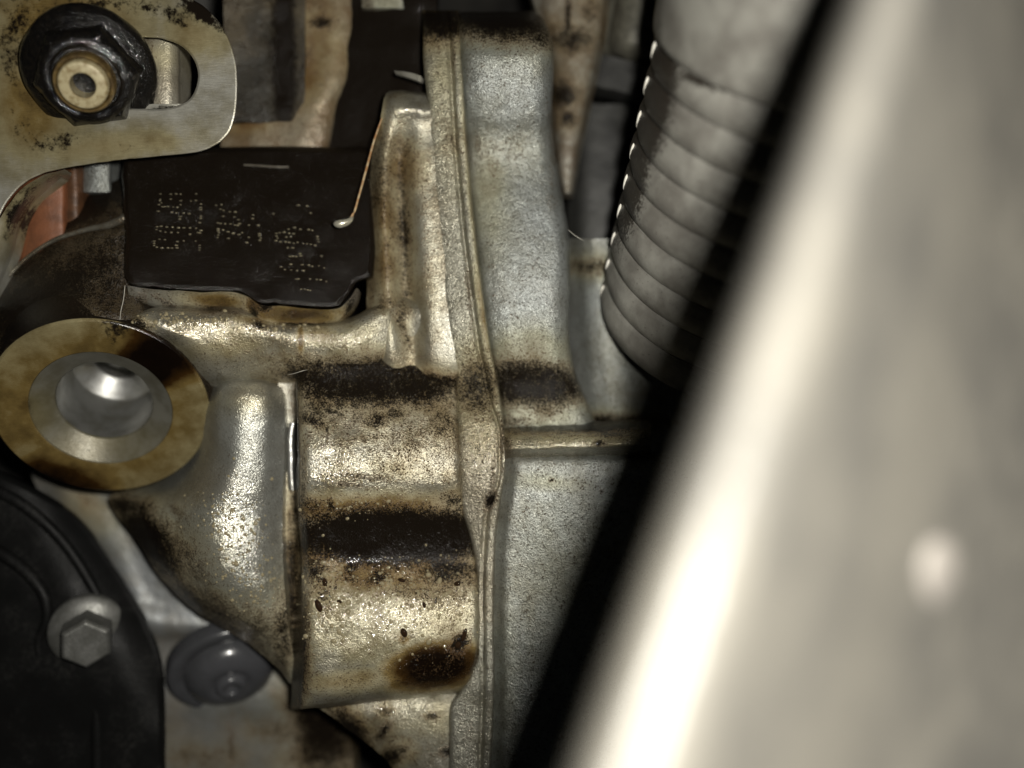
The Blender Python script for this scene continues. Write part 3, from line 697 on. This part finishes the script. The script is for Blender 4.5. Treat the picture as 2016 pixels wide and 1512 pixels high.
prism('hex_body', 6, 10.2, 1.2, 6.6, ax0, nax, M_nut, nut, cham=1.3, rot=math.radians(12), taper=.95)
lathe('crown', [(8.4, 6.0), (7.6, 7.0), (6.4, 7.2), (5.9, 6.6)], ax0, nax, M_nut, nut, n=64, sharp=60, wob=.02)
s = NT('yellowed_brass_plating'); n1 = s.noise(.8, 5, .6)
M_brass = s.out(Base_Color=s.mix(s.mr(n1, .4, .68), (.38, .33, .20), (.20, .15, .07)), Metallic=.1, Roughness=.4, Normal=s.bump(s.noise(3, 3), .06))
M_brassd = plain('oiled_brass', (.16, .11, .04), (.07, .045, .018), rough=.3, metallic=.4, scale=.6)
M_hole = NT('hole_shade_black').out(Base_Color=(.003, .003, .003), Roughness=.9, Specular_IOR_Level=.0)  # near-black colour stands in for the shade inside the stud
stud = thing('hollow_stud', 'hollow brass-coloured stud end standing in the black nut', 'stud', ax0 + nax * 4)
lathe('collar', [(5.4, 4), (5.4, 9.0), (5.15, 9.4), (4.8, 9.4), (4.3, 8.6)], ax0, nax, M_brassd, stud, n=64, sharp=40)
lathe('tip', [(4.35, 6), (4.35, 10.1), (4.1, 10.5), (3.95, 10.55), (2.4, 10.55), (2.25, 10.4), (2.2, 1)], ax0, nax, M_brass, stud, n=64, sharp=40)
lathe('socket_floor', [(2.3, 5.0), (.1, 4.8)], ax0, nax, M_hole, stud, n=24)

sp = thing('spacer_sleeve', 'dull silver sleeve seen through the slot beside the black nut', 'sleeve', P(320, 215, -6))
rows = [[(x, y, h) for x, h in ((262, -4), (285, -2.7), (310, -2.1), (335, -2.6), (349, -3.9), (355, -7))] for y in (60, 90, 120, 160, 195, 212, 232)]
net('barrel', rows, cast('dull_silver_sleeve', base=(.46, .44, .37), base2=(.34, .32, .26), rough=.42, bumpd=.12, speck=.4), sp, step=3, skirt=6, seed=45, grime_shade=[(310, 218, 40, 8, 3, .9), (300, 70, 40, 8, 0, .5), (295, 100, 10, 20, 0, .4)], amber=[(310, 110, 40, 30, 0, .25)])
rows = [[(x, y, h) for x, h in ((258, -1.3), (300, -1.1), (340, -1.3), (362, -2.1))] for y in (205, 208, 211, 214)]
net('lip', rows, M_steel, sp, step=2.5, skirt=2, seed=46, grime_shade=[(330, 212, 40, 5, 0, .6)])

# ================================================================== COPPER SLEEVE AND SPACER BEHIND THE BRACKET
s = NT('worn_copper'); n1 = s.noise(.25, 5, .6); n2 = s.noise(2.5, 3)
M_cop = s.out(Base_Color=s.mix(s.mr(n1, .4, .7), (.17, .062, .026), (.10, .037, .016)), Metallic=.1, Roughness=.5, Normal=s.bump(n2, .06))
M_copd = plain('oiled_copper', (.10, .045, .02), (.05, .024, .012), rough=.4, metallic=.2)
cs = thing('copper_sleeve', 'orange copper sleeve glimpsed under the bracket at the left edge', 'sleeve', P(90, 500, -13))
rows = [[(x, y, h) for x, h in ((-10, -15), (30, -12.5), (70, -11), (105, -11.2), (126, -12), (131, -13))] for y in (290, 340, 400, 450, 520)]
net('body', rows, M_cop, cs, step=4, skirt=6, seed=47, rough=.08)
rows = [[(x, y, h) for x, h in ((129, -13.4), (140, -13.2), (152, -13.6), (163, -15))] for y in (290, 340, 400, 450, 520)]
net('oiled_band', rows, M_copd, cs, step=4, skirt=6, seed=48, rough=.05)
gs = thing('pale_spacer', 'small pale grey spacer block beside the copper sleeve', 'spacer', P(190, 380, -16))
rows = [[(x, y, h) for x, h in ((160, -16), (172, -14.5), (200, -14.3), (214, -15), (220, -18))] for y in (290, 330, 350, 366, 378)]
net('face', rows, M_cover, gs, step=4, skirt=5, seed=49)

# ================================================================== PLATES BEHIND THE BRACKET
M_rusty = cast('rust_washed_plate', base=(.25, .215, .155), base2=(.15, .105, .06), rough=.36, bumpd=.14, speck=.8, metallic=.3, dirt=.08)
ap = thing('angled_plate', 'tan rust-washed steel plate edge hanging right of the bracket', 'steel plate', P(560, 330, -24.0))
rows = [
  [(566, -40, -27.0), (580, -40, -24.5), (620, -40, -24.0), (670, -40, -24.0), (705, -40, -25.5), (728, -40, -31.0)],
  [(562, 60, -27.0), (578, 60, -24.2), (618, 60, -23.8), (664, 60, -23.8), (694, 60, -25.2), (716, 60, -31.0)],
  [(556, 150, -27.0), (574, 152, -24.0), (612, 154, -23.4), (652, 154, -23.4), (680, 154, -25.0), (700, 154, -31.0)],
  [(500, 200, -26.0), (540, 200, -23.6), (590, 202, -23.0), (634, 202, -23.0), (662, 202, -24.8), (682, 202, -31.0)],
  [(440, 216, -25.0), (505, 216, -23.2), (570, 218, -22.8), (620, 218, -22.8), (654, 218, -24.4), (674, 218, -31.0)],
  [(436, 280, -25.0), (500, 282, -23.0), (560, 286, -22.6), (606, 288, -22.6), (640, 288, -24.2), (660, 288, -31.0)],
  [(434, 306, -25.0), (500, 310, -23.4), (556, 316, -23.0), (600, 320, -23.0), (632, 322, -24.8), (652, 322, -31.0)],
  [(432, 318, -30.0), (500, 326, -29.0), (554, 332, -29.0), (598, 336, -29.0), (628, 336, -30.0), (644, 336, -32.0)]]
net('face', rows, M_rusty, ap, step=3, skirt=6, seed=51, rough=.1,
    grime_shade=[(635, 45, 26, 14, 0, .75), (610, 110, 10, 26, 0, .45), (480, 210, 40, 18, -10, .8), (548, 182, 20, 24, 0, .7), (610, 5, 60, 20, 0, .3), (500, 320, 70, 8, 5, .4)],
    amber=[(590, 140, 50, 60, 0, .42), (640, 90, 50, 90, 0, .26), (480, 235, 50, 24, 0, .4), (600, 40, 60, 40, 0, .2)], wet=[(655, 230, 30, 80, 15, .8), (580, 320, 60, 12, 5, .5)])
rows = [[(x, y, -13.6 + 0.2 * k) for x, k in ((480, 0), (515, 1), (545, 1), (568, 0))] for y in (322, 323, 325, 326)]
rows = [[(x, y + (x - 470) * .05, h) for x, y, h in r] for r in rows]
net('lower_highlight', rows, plain('lower_highlight_tone', (.10, .09, .07), (.07, .06, .045), rough=.4, metallic=.3), ap, step=2.5, skirt=1, seed=52, edge=.8)  # pale floating strip painted in for a blurred highlight line
dp = thing('mottled_panel', 'dark mottled metal panel between the bracket and the tan plate', 'metal panel', P(510, 220, -22))
rows = [[(x, y, -22 - .01 * (x - 500)) for x in (440, 480, 520, 560, 600)] for y in (-40, 50, 120, 180, 240)]
net('face', rows, cast('mottled_dark_metal', base=(.026, .024, .018), base2=(.012, .011, .008), rough=.4, dirt=.3, metallic=.1, bumpd=.2, eb=.05), dp, step=4, skirt=5, seed=53, rough=.3, grime_shade=[(560, 100, 16, 160, 0, 1.0)])
tp = thing('top_plate_edge', 'small pale plate corner at the top beside the tan plate', 'steel plate', P(760, 14, -22))
rows = [[(x, y, h) for x, h in ((712, -24), (730, -23), (770, -23), (800, -23.5), (806, -26))] for y in (-40, -10, 4, 12, 16)]
net('face', rows, M_cover, tp, step=4, skirt=5, seed=54, amber=[(760, 0, 50, 30, 0, .25)], grime_shade=[(720, 6, 20, 30, 0, .4)])
sv = thing('metal_sliver', 'thin bright metal sliver above the inner rib in the black gap', 'metal strip', P(800, 158, -13))
rows = [[(776 + f * 3, 139 + f * 6, -13 - f), (795, 141 + f * 9, -12.4 - f), (815, 145 + f * 11, -12.2 - f), (829, 150 + f * 11, -12.4 - f), (834, 156 + f * 4, -13.4 - f)] for f in (0, .35, .7, 1)]
net('edge', rows, M_steel, sv, step=2, skirt=1, seed=55, edge=.6)
bk = thing('black_recess_wall', 'black casting wall in the gap above the serial pad', 'casting', P(760, 300, -26))
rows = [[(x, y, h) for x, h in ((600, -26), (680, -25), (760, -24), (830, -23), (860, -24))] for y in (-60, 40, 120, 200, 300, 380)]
net('face', rows, M_recess, bk, step=5, skirt=6, seed=56, rough=.4, grime_shade=[(740, 150, 200, 300, 0, 1.0, 6)])

# thin strand of sealant with a bright blob at its end
st = thing('sealant_strand', 'thin amber sealant strand ending in a bright silver blob on the black pad', 'sealant', P(672, 438, 0))
def tube(name, pts, rad, mat, parent, n=8):
    K = np.array([P(*p) for p in pts]); t = np.concatenate([[0], np.cumsum(np.linalg.norm(np.diff(K, axis=0), axis=1))])
    ts = np.linspace(0, t[-1], max(8, int(t[-1] / .5))); C = spline(K, t, ts); rr = np.interp(ts, t, rad)
    V = []; F = []
    T = np.gradient(C, axis=0)
    for i in range(len(C)):
        a, u, v = frame(T[i]); th = np.arange(n) * 2 * np.pi / n
        V.append(C[i] + (np.cos(th) * rr[i])[:, None] * u + (np.sin(th) * rr[i])[:, None] * v)
        if i:
            for k in range(n):
                j = (k + 1) % n; F.append([(i-1)*n + k, (i-1)*n + j, i*n + j, i*n + k])
    F.append(list(range(n))[::-1]); F.append([(len(C)-1)*n + k for k in range(n)])
    return mesh(name, np.concatenate(V), F, mat, parent)
M_seal = plain('amber_sealant', (.30, .15, .06), (.46, .36, .22), rough=.3, scale=.8, bs=3)
M_blob = plain('silver_sealant_blob', (.62, .60, .50), (.5, .47, .36), rough=.28, metallic=.6)
tube('strand', [(752, 232, -9.5), (738, 272, -9.5), (722, 330, -9), (706, 388, -8), (696, 420, -7.2), (688, 434, -7)], [.16, .2, .24, .22, .26, .36], M_seal, st)
tube('blob', [(694, 428, -7.2), (686, 436, -6.4), (674, 440, -6.2), (664, 441, -6.2), (657, 440, -6.5)], [.35, .65, .85, .85, .3], M_blob, st, n=12)

# ================================================================== CORRUGATED HOSE
ch = thing('corrugated_hose', 'dusty grey corrugated hose slanting down between cover and blurred duct', 'hose', P(1370, 620, -26))
c0 = P(1441, 632, -22); c1 = P(1619, 101, 17)
hax = c1 - c0; hl = np.linalg.norm(hax); hax /= hl
s = NT('dusty_grey_rubber'); n1 = s.noise(.12, 6, .6); n2 = s.noise(1.6, 4, .65); n3 = s.noise(4.0, 2); g, a, wt = s.mask()
col = s.mix(s.mr(n1, .35, .65), (.23, .225, .20), (.13, .123, .108))
gg = s.math('ADD', g, s.math('MULTIPLY', s.math('SUBTRACT', n2, .5), 1.1))
col = s.mix(s.mr(gg, .35, .6), col, (.022, .018, .014))
col = s.mix(s.math('MULTIPLY', s.mr(n2, .62, .70), .8), col, (.04, .034, .026))
M_hose = s.out(Base_Color=col, Roughness=s.mr(n1, .3, .7, .38, .55), Normal=s.bump(s.math('ADD', n2, s.math('MULTIPLY', n3, .3)), .10))
M_dash = plain('crimp_glint_white', (.86, .84, .76), (.78, .75, .66), rough=.5, scale=1)  # white stands in for reflections on the exposed crimp edges
RH = 29.6
gm = [(1280, 200, 44, 170, 14, .95), (1245, 370, 30, 130, 14, .75), (1360, 155, 90, 14, 18, .7), (1330, 330, 60, 120, 10, .25)]
pitch = hl / 9.1
for k in range(9):
    z0 = k * pitch
    pr = [(RH - 1.0, z0 - .12), (RH - .62, z0 + .1), (RH - .25, z0 + .6), (RH + .1, z0 + 1.6), (RH + .3, z0 + pitch * .42), (RH + .15, z0 + pitch * .62), (RH - .3, z0 + pitch * .82), (RH - .42, z0 + pitch - .5), (RH - .55, z0 + pitch - .35), (RH - .55, z0 + pitch - .15), (RH - 1.0, z0 + pitch + .02)]
    if k == 0: pr = [(RH - 3, z0 - 1.2), (RH - 1.0, z0 - .9)] + pr[1:]
    lathe('ring', pr, c0, hax, M_hose, ch, n=160, sharp=70, mask=(gm, [], []), wob=.004, seed=k)
a_, u_, v_ = frame(hax)
# which way round the hose its left limb lies, seen from the lens
best = None
for th in np.linspace(0, 2 * np.pi, 720):
    d = math.cos(th) * u_ + math.sin(th) * v_; p = c0 + hax * hl * .5 + d * RH
    px, py = unproj(p[None]); 
    if best is None or px[0] < best[0]: best = (px[0], th)
th0 = best[1]
face = math.copysign(1, -(math.cos(th0 + .3) * u_ + math.sin(th0 + .3) * v_)[1] + (math.cos(th0 - .3) * u_ + math.sin(th0 - .3) * v_)[1])
for k in range(9):
    th = th0 + face * .045; d = math.cos(th) * u_ + math.sin(th) * v_
    o_ = c0 + hax * (k + .55) * pitch + d * (RH + .08); tt = np.cross(hax, d)
    V = []; F = []; n = 10
    for q, f in enumerate(np.linspace(-1, 1, 9)):
        w_ = math.sqrt(max(0.02, 1 - f * f))
        for j in range(n):
            an = 2 * math.pi * j / n
            V.append(o_ + hax * f * pitch * .26 + tt * math.cos(an) * .45 * w_ + d * math.sin(an) * .38 * w_)
        if q:
            for j in range(n): F.append([(q-1)*n + j, (q-1)*n + (j+1) % n, q*n + (j+1) % n, q*n + j])
    mesh('crimp_glint', V, F, M_dash, ch)
lathe('cuff', [(RH - 1, hl * .985), (RH + .3, hl * .987), (RH + 1.0, hl * .995), (RH + 1.2, hl * 1.015), (RH + 1.2, hl * 1.2), (RH + .8, hl * 1.28)], c0, hax, M_hose, ch, n=160, sharp=70, mask=([(1300, 40, 20, 60, 0, .5)], [], []), wob=.006)

# ================================================================== THINGS BEHIND COVER AND HOSE
dm = thing('rounded_casting', 'grey rounded casting behind the cover edge, lit along its corner', 'casting', P(1200, 830, -24))
rows = [[(x + (y - 540) * sl, y, h + (y - 700) * .0) for x, h, sl in ((1092, -34, .05), (1130, -27, .05), (1158, -22.2, .08), (1180, -20.8, .1), (1206, -21.2, .1), (1245, -24.2, .1), (1320, -31, .1), (1420, -39, .1))] for y in (470, 540, 560, 600, 680, 760, 812, 900)]
net('body', rows, M_cover, dm, step=3, skirt=8, seed=61, rough=.15, grime_shade=[(1160, 525, 90, 16, 0, .6), (1200, 830, 120, 16, 0, .8), (1290, 780, 90, 60, 0, .2)])
mc = thing('mottled_column', 'tapering pale column blotched with brown oil behind the cover top', 'casting', P(1140, 400, -31.0))
rows = [
  [(1040, -40, -33.0), (1080, -40, -29.5), (1130, -40, -28.5), (1175, -40, -29.0), (1200, -40, -34.0)],
  [(1060, 40, -33.0), (1090, 40, -29.5), (1130, 40, -28.5), (1172, 40, -29.0), (1196, 40, -34.0)],
  [(1080, 110, -33.0), (1100, 110, -29.5), (1130, 110, -28.5), (1164, 110, -29.0), (1185, 110, -34.0)],
  [(1082, 200, -33.0), (1098, 200, -29.5), (1124, 200, -28.5), (1148, 200, -29.0), (1166, 200, -34.0)],
  [(1090, 300, -33.0), (1102, 300, -29.5), (1118, 300, -28.8), (1134, 300, -29.4), (1146, 300, -34.0)],
  [(1104, 380, -33.0), (1110, 380, -30.0), (1117, 380, -29.4), (1124, 380, -30.0), (1130, 380, -34.0)]]
net('body', rows, cast('blotched_casting', base=(.24, .23, .195), base2=(.11, .095, .072), rough=.42, dirt=.24, speck=.6, metallic=.3), mc, step=3, skirt=6, seed=63, rough=.2,
    grime_shade=[(1125, 75, 40, 22, 0, .62), (1118, 40, 6, 60, 0, .6), (1110, 185, 26, 26, 0, .6), (1118, 235, 14, 16, 0, .6), (1160, 20, 20, 60, 0, .3)], amber=[(1120, 120, 60, 90, 0, .1)])
tb = thing('stub_pipe', 'dim olive stub pipe with rounded foot at the top behind the hose', 'pipe', P(1240, 110, -30))
M_olive = plain('olive_grey_metal', (.12, .115, .09), (.07, .066, .052), rough=.5, metallic=.3)
lathe('outer', [(3.0, -1.5), (7.0, -.6), (9.0, 1.4), (9.3, 4), (9.0, 40)], P(1238, 118, -44), (P(1262, -60, -40) - P(1238, 118, -44)), M_olive, tb, n=48, sharp=60)
lathe('inner', [(2.0, -2.0), (5.0, -1.4), (6.2, .5), (6.4, 4), (6.4, 40)], P(1248, 100, -36), (P(1276, -60, -34) - P(1248, 100, -36)), M_olive, tb, n=48, sharp=60)
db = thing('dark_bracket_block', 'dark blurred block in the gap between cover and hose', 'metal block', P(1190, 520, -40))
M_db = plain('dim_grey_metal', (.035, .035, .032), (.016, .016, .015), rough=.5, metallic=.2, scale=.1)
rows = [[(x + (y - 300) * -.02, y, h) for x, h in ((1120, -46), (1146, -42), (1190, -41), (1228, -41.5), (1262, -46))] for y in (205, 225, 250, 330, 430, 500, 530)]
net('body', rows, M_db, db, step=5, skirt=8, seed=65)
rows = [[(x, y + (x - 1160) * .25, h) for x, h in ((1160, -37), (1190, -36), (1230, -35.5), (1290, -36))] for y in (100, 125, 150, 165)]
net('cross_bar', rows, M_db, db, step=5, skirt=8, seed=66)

# ================================================================== LOWER LEFT: PLATE, PLUG, COVER, BOLT
lp = thing('lower_plate', 'smooth grey blurred plate running diagonally behind the fin', 'metal plate', P(400, 1500, -34))
M_lp = cast('smooth_grey_casting', base=(.23, .24, .245), base2=(.18, .185, .18), rough=.42, bumpd=.06, speck=.15, metallic=.5)
rows = [
  [(60, 930, -36), (130, 965, -33), (200, 975, -33.5), (260, 980, -34), (330, 985, -35)],
  [(90, 1000, -36), (165, 1005, -32), (225, 1010, -32.5), (290, 1020, -33.5), (380, 1040, -35)],
  [(150, 1090, -36), (215, 1090, -31.5), (270, 1095, -32), (340, 1105, -33), (450, 1130, -35)],
  [(190, 1170, -36), (250, 1170, -31), (305, 1178, -31.6), (380, 1190, -32.4), (500, 1210, -35)],
  [(220, 1232, -36), (275, 1234, -30.4), (335, 1240, -30.8), (410, 1240, -32), (540, 1250, -35)],
  [(240, 1262, -37), (290, 1262, -33.5), (340, 1262, -33.6), (420, 1258, -34), (560, 1268, -36)],
  [(250, 1320, -38), (300, 1320, -34.4), (360, 1320, -34.4), (460, 1320, -34.8), (620, 1320, -37)],
  [(260, 1390, -38), (310, 1390, -34.4), (380, 1390, -34.4), (480, 1390, -34.8), (660, 1390, -37)],
  [(260, 1430, -40), (310, 1430, -36), (380, 1430, -36), (480, 1430, -36), (680, 1430, -40)],
  [(260, 1580, -42), (310, 1580, -38), (380, 1580, -38), (480, 1580, -38), (700, 1580, -42)]]
net('body', rows, M_lp, lp, step=4, skirt=8, seed=71, rough=.12, rough_px=80, amber=[(180, 1010, 60, 36, 40, .36), (440, 1400, 60, 30, 0, .08)], grime_shade=[(175, 985, 30, 14, 30, .45), (640, 1420, 70, 130, 0, 1.0), (456, 1470, 9, 60, 0, .55), (400, 1490, 90, 30, 0, .42), (560, 1440, 60, 40, 0, .5)])  # lower dark patches paint in ridge shading and the shadow under the block
pg = thing('round_plug', 'dark grey glossy round plug with small nipple set in the lower plate', 'plug', P(450, 1330, -31))
pc = P(452, 1318, -32); pv = np.array([0, -D, 0]) - pc; pv /= np.linalg.norm(pv); pn = pv * math.cos(math.radians(44)) + np.array([.12, 0, -1]) * math.sin(math.radians(44))
M_plug = plain('grey_plug_plastic', (.055, .056, .061), (.042, .043, .046), rough=.22, bump=.02, scale=.1)
lathe('rim', [(13.6, -3), (13.7, .2), (13.2, .9), (12.4, 1.1), (10.6, .9), (10.0, .3)], pc, pn, M_plug, pg, n=96, sharp=60)
lathe('dome', [(10.2, .2), (9.8, 1.5), (8.9, 3.0), (7.4, 4.0), (5.6, 4.5), (4.2, 4.6), (3.9, 4.3), (3.5, 4.3)], pc, pn, M_plug, pg, n=96, sharp=70)
lathe('nipple', [(3.6, 4.2), (3.4, 5.4), (2.9, 5.9), (1.7, 5.9), (1.4, 5.5), (1.3, 4.0), (.1, 3.9)], pc, pn, M_plug, pg, n=48, sharp=60)

bcv = thing('black_cover', 'matt black dusty plastic cover with curved edge in the lower left', 'plastic cover', P(150, 1500, -24))
s = NT('dusty_black_plastic'); n1 = s.noise(.09, 6, .65); n2 = s.noise(.9, 5, .7); n3 = s.noise(3.5, 2)
M_bp = s.out(Base_Color=s.mix(s.math('MULTIPLY', s.mr(n1, .45, .75), s.mr(n2, .4, .7)), (.0055, .0055, .0054), (.022, .0215, .02)), Roughness=s.mr(n1, .3, .7, .36, .55), Specular_IOR_Level=.12, Normal=s.bump(s.math('ADD', n2, s.math('MULTIPLY', n3, .3)), .08))
def h_bc(px, py):
    d = (px * .86 - (py - 1000) * .5)
    return -22.0 + 1.2 * np.tanh((60 - d) / 30.0) + .8 * np.sin(py / 90.0)
outl = closed([(-120, 880), (-20, 918), (40, 945), (95, 975), (140, 1005), (180, 1045), (222, 1105), (262, 1170), (296, 1235), (316, 1290), (324, 1350), (326, 1440), (326, 1600), (-120, 1600)], 7, corner=(0, 12, 13))
plate('panel', outl, M_bp, bcv, h_bc, thick=7, bev=14, bevh=2.2, step=9, rough=.15, seed=75)
tube('edge_bead', [(-60, 1060, -20.4), (20, 1100, -20.2), (66, 1140, -20), (90, 1180, -20), (92, 1220, -20.2), (78, 1258, -20.4), (76, 1300, -20.5)], [1.4, 1.4, 1.3, 1.2, 1.1, 1.0, .5], M_bp, bcv, n=14)
tube('upright_rib', [(178, 1318, -23.6), (186, 1345, -22.2), (190, 1390, -22), (192, 1470, -22), (194, 1600, -22)], [.6, 1.2, 1.4, 1.4, 1.4], M_bp, bcv, n=14)
tube('inner_ridge', [(-40, 950, -19.6), (40, 990, -19.8), (110, 1050, -21), (180, 1150, -22.6), (226, 1250, -23.2), (244, 1340, -23.6), (248, 1600, -23.6)], [1.2, 1.2, 1.2, 1.2, 1.2, 1.2, 1.2], M_bp, bcv, n=14)

bt0 = P(174, 1242, -21.5); bt1 = P(165, 1290, -10); bax = bt1 - bt0; bax /= np.linalg.norm(bax)
bt = thing('flange_bolt', 'dull grey hexagonal flange bolt in the black plastic cover', 'bolt', bt0)
M_bolt = plain('dull_zinc', (.17, .17, .16), (.115, .115, .105), rough=.42, metallic=.55, scale=.3)
lathe('flange', [(8.1, -1.5), (8.2, .1), (7.9, .6), (6.4, 1.3), (5.0, 2.0)], bt0, bax, M_bolt, bt, n=72, sharp=50)
prism('hex_head', 6, 5.7, 1.0, 7.4, bt0, bax, M_bolt, bt, cham=.7, rot=math.radians(90), taper=.97)

# ================================================================== BLURRED FOREGROUND DUCT, CLOSE TO THE LENS
du = thing('foreground_duct', 'large out-of-focus pale duct close to the lens along the right side', 'duct', np.array([20., -D + 66, -45]))
e_n = np.array([.958, 0, -.285]); e_t = np.array([.285, 0, .958]); e_d = np.array([0, 1.0, 0]); org = np.array([0, -D, 0])
prof = [(20.5, 84), (15.5, 74), (13.6, 67), (13.5, 63.6), (13.9, 61.4), (14.8, 60.2), (16.2, 60.2), (18.0, 61.6), (20.2, 64.4), (24, 69.6), (32, 79), (42, 89), (54, 98), (70, 107), (95, 116)]
K = np.array(prof, float); t = np.concatenate([[0], np.cumsum(np.linalg.norm(np.diff(K, axis=0), axis=1))]); Q = spline(K, t, np.linspace(0, t[-1], 90))
V = []; F = []; T = np.linspace(-58, 75, 60)
for i, tt in enumerate(T):
    for j, (a, b) in enumerate(Q):
        V.append(org + e_n * (a + .4 + .115 * tt) + e_d * (b + .34 * tt) + e_t * tt)
    if i:
        n = len(Q)
        for j in range(n - 1): F.append([(i-1)*n + j, (i-1)*n + j + 1, i*n + j + 1, i*n + j])
s = NT('pale_duct_plastic'); n1 = s.noise(.05, 5, .6); n2 = s.noise(.5, 4)
M_duct = s.out(Base_Color=s.mix(s.mr(n1, .35, .65), (.158, .149, .128), (.100, .096, .086)), Roughness=.42, Normal=s.bump(n2, .35))
mesh('shell', V, F, M_duct, du)
VV = np.array(V); dpx, dpy = unproj(VV)
sx = VV[np.argmin((dpx - 1840) ** 2 + (dpy - 1130) ** 2)]
a_n = np.array([.55, -.83, -.16])
lathe('highlight_spot', [(3.6, -.4), (3.5, .1), (2.7, .5), (1.2, .7), (.05, .75)], sx, a_n, plain('highlight_spot_tone', (.27, .25, .225), (.24, .22, .20), rough=.6), du, n=32, sharp=80)  # pale disc standing in for a blurred specular highlight

# ================================================================== LOOSE FIBRES
M_fib = plain('pale_fibre', (.5, .48, .42), (.42, .4, .35), rough=.5)
for lab, pts in (('pale curled fibre standing at the lower left corner of the black pad', [(246, 562, 0.5), (243, 590, 1.2), (238, 612, 1.6), (236, 630, 2.2)]),
                 ('pale fibre lying across the edge of the oily block beside the fin', [(566, 738, -3), (580, 735, -1), (596, 730, 0), (606, 728, -2)]),
                 ('fine pale fibre sticking out from the cover edge towards the hose', [(1118, 452, -9), (1130, 462, -8), (1142, 470, -8), (1150, 474, -8.5)])):
    fb = tube('fibre', pts, [.06, .06, .06, .04], M_fib, None, n=5); fb['label'] = lab; fb['category'] = 'fibre'; fb['group'] = 'loose fibres'
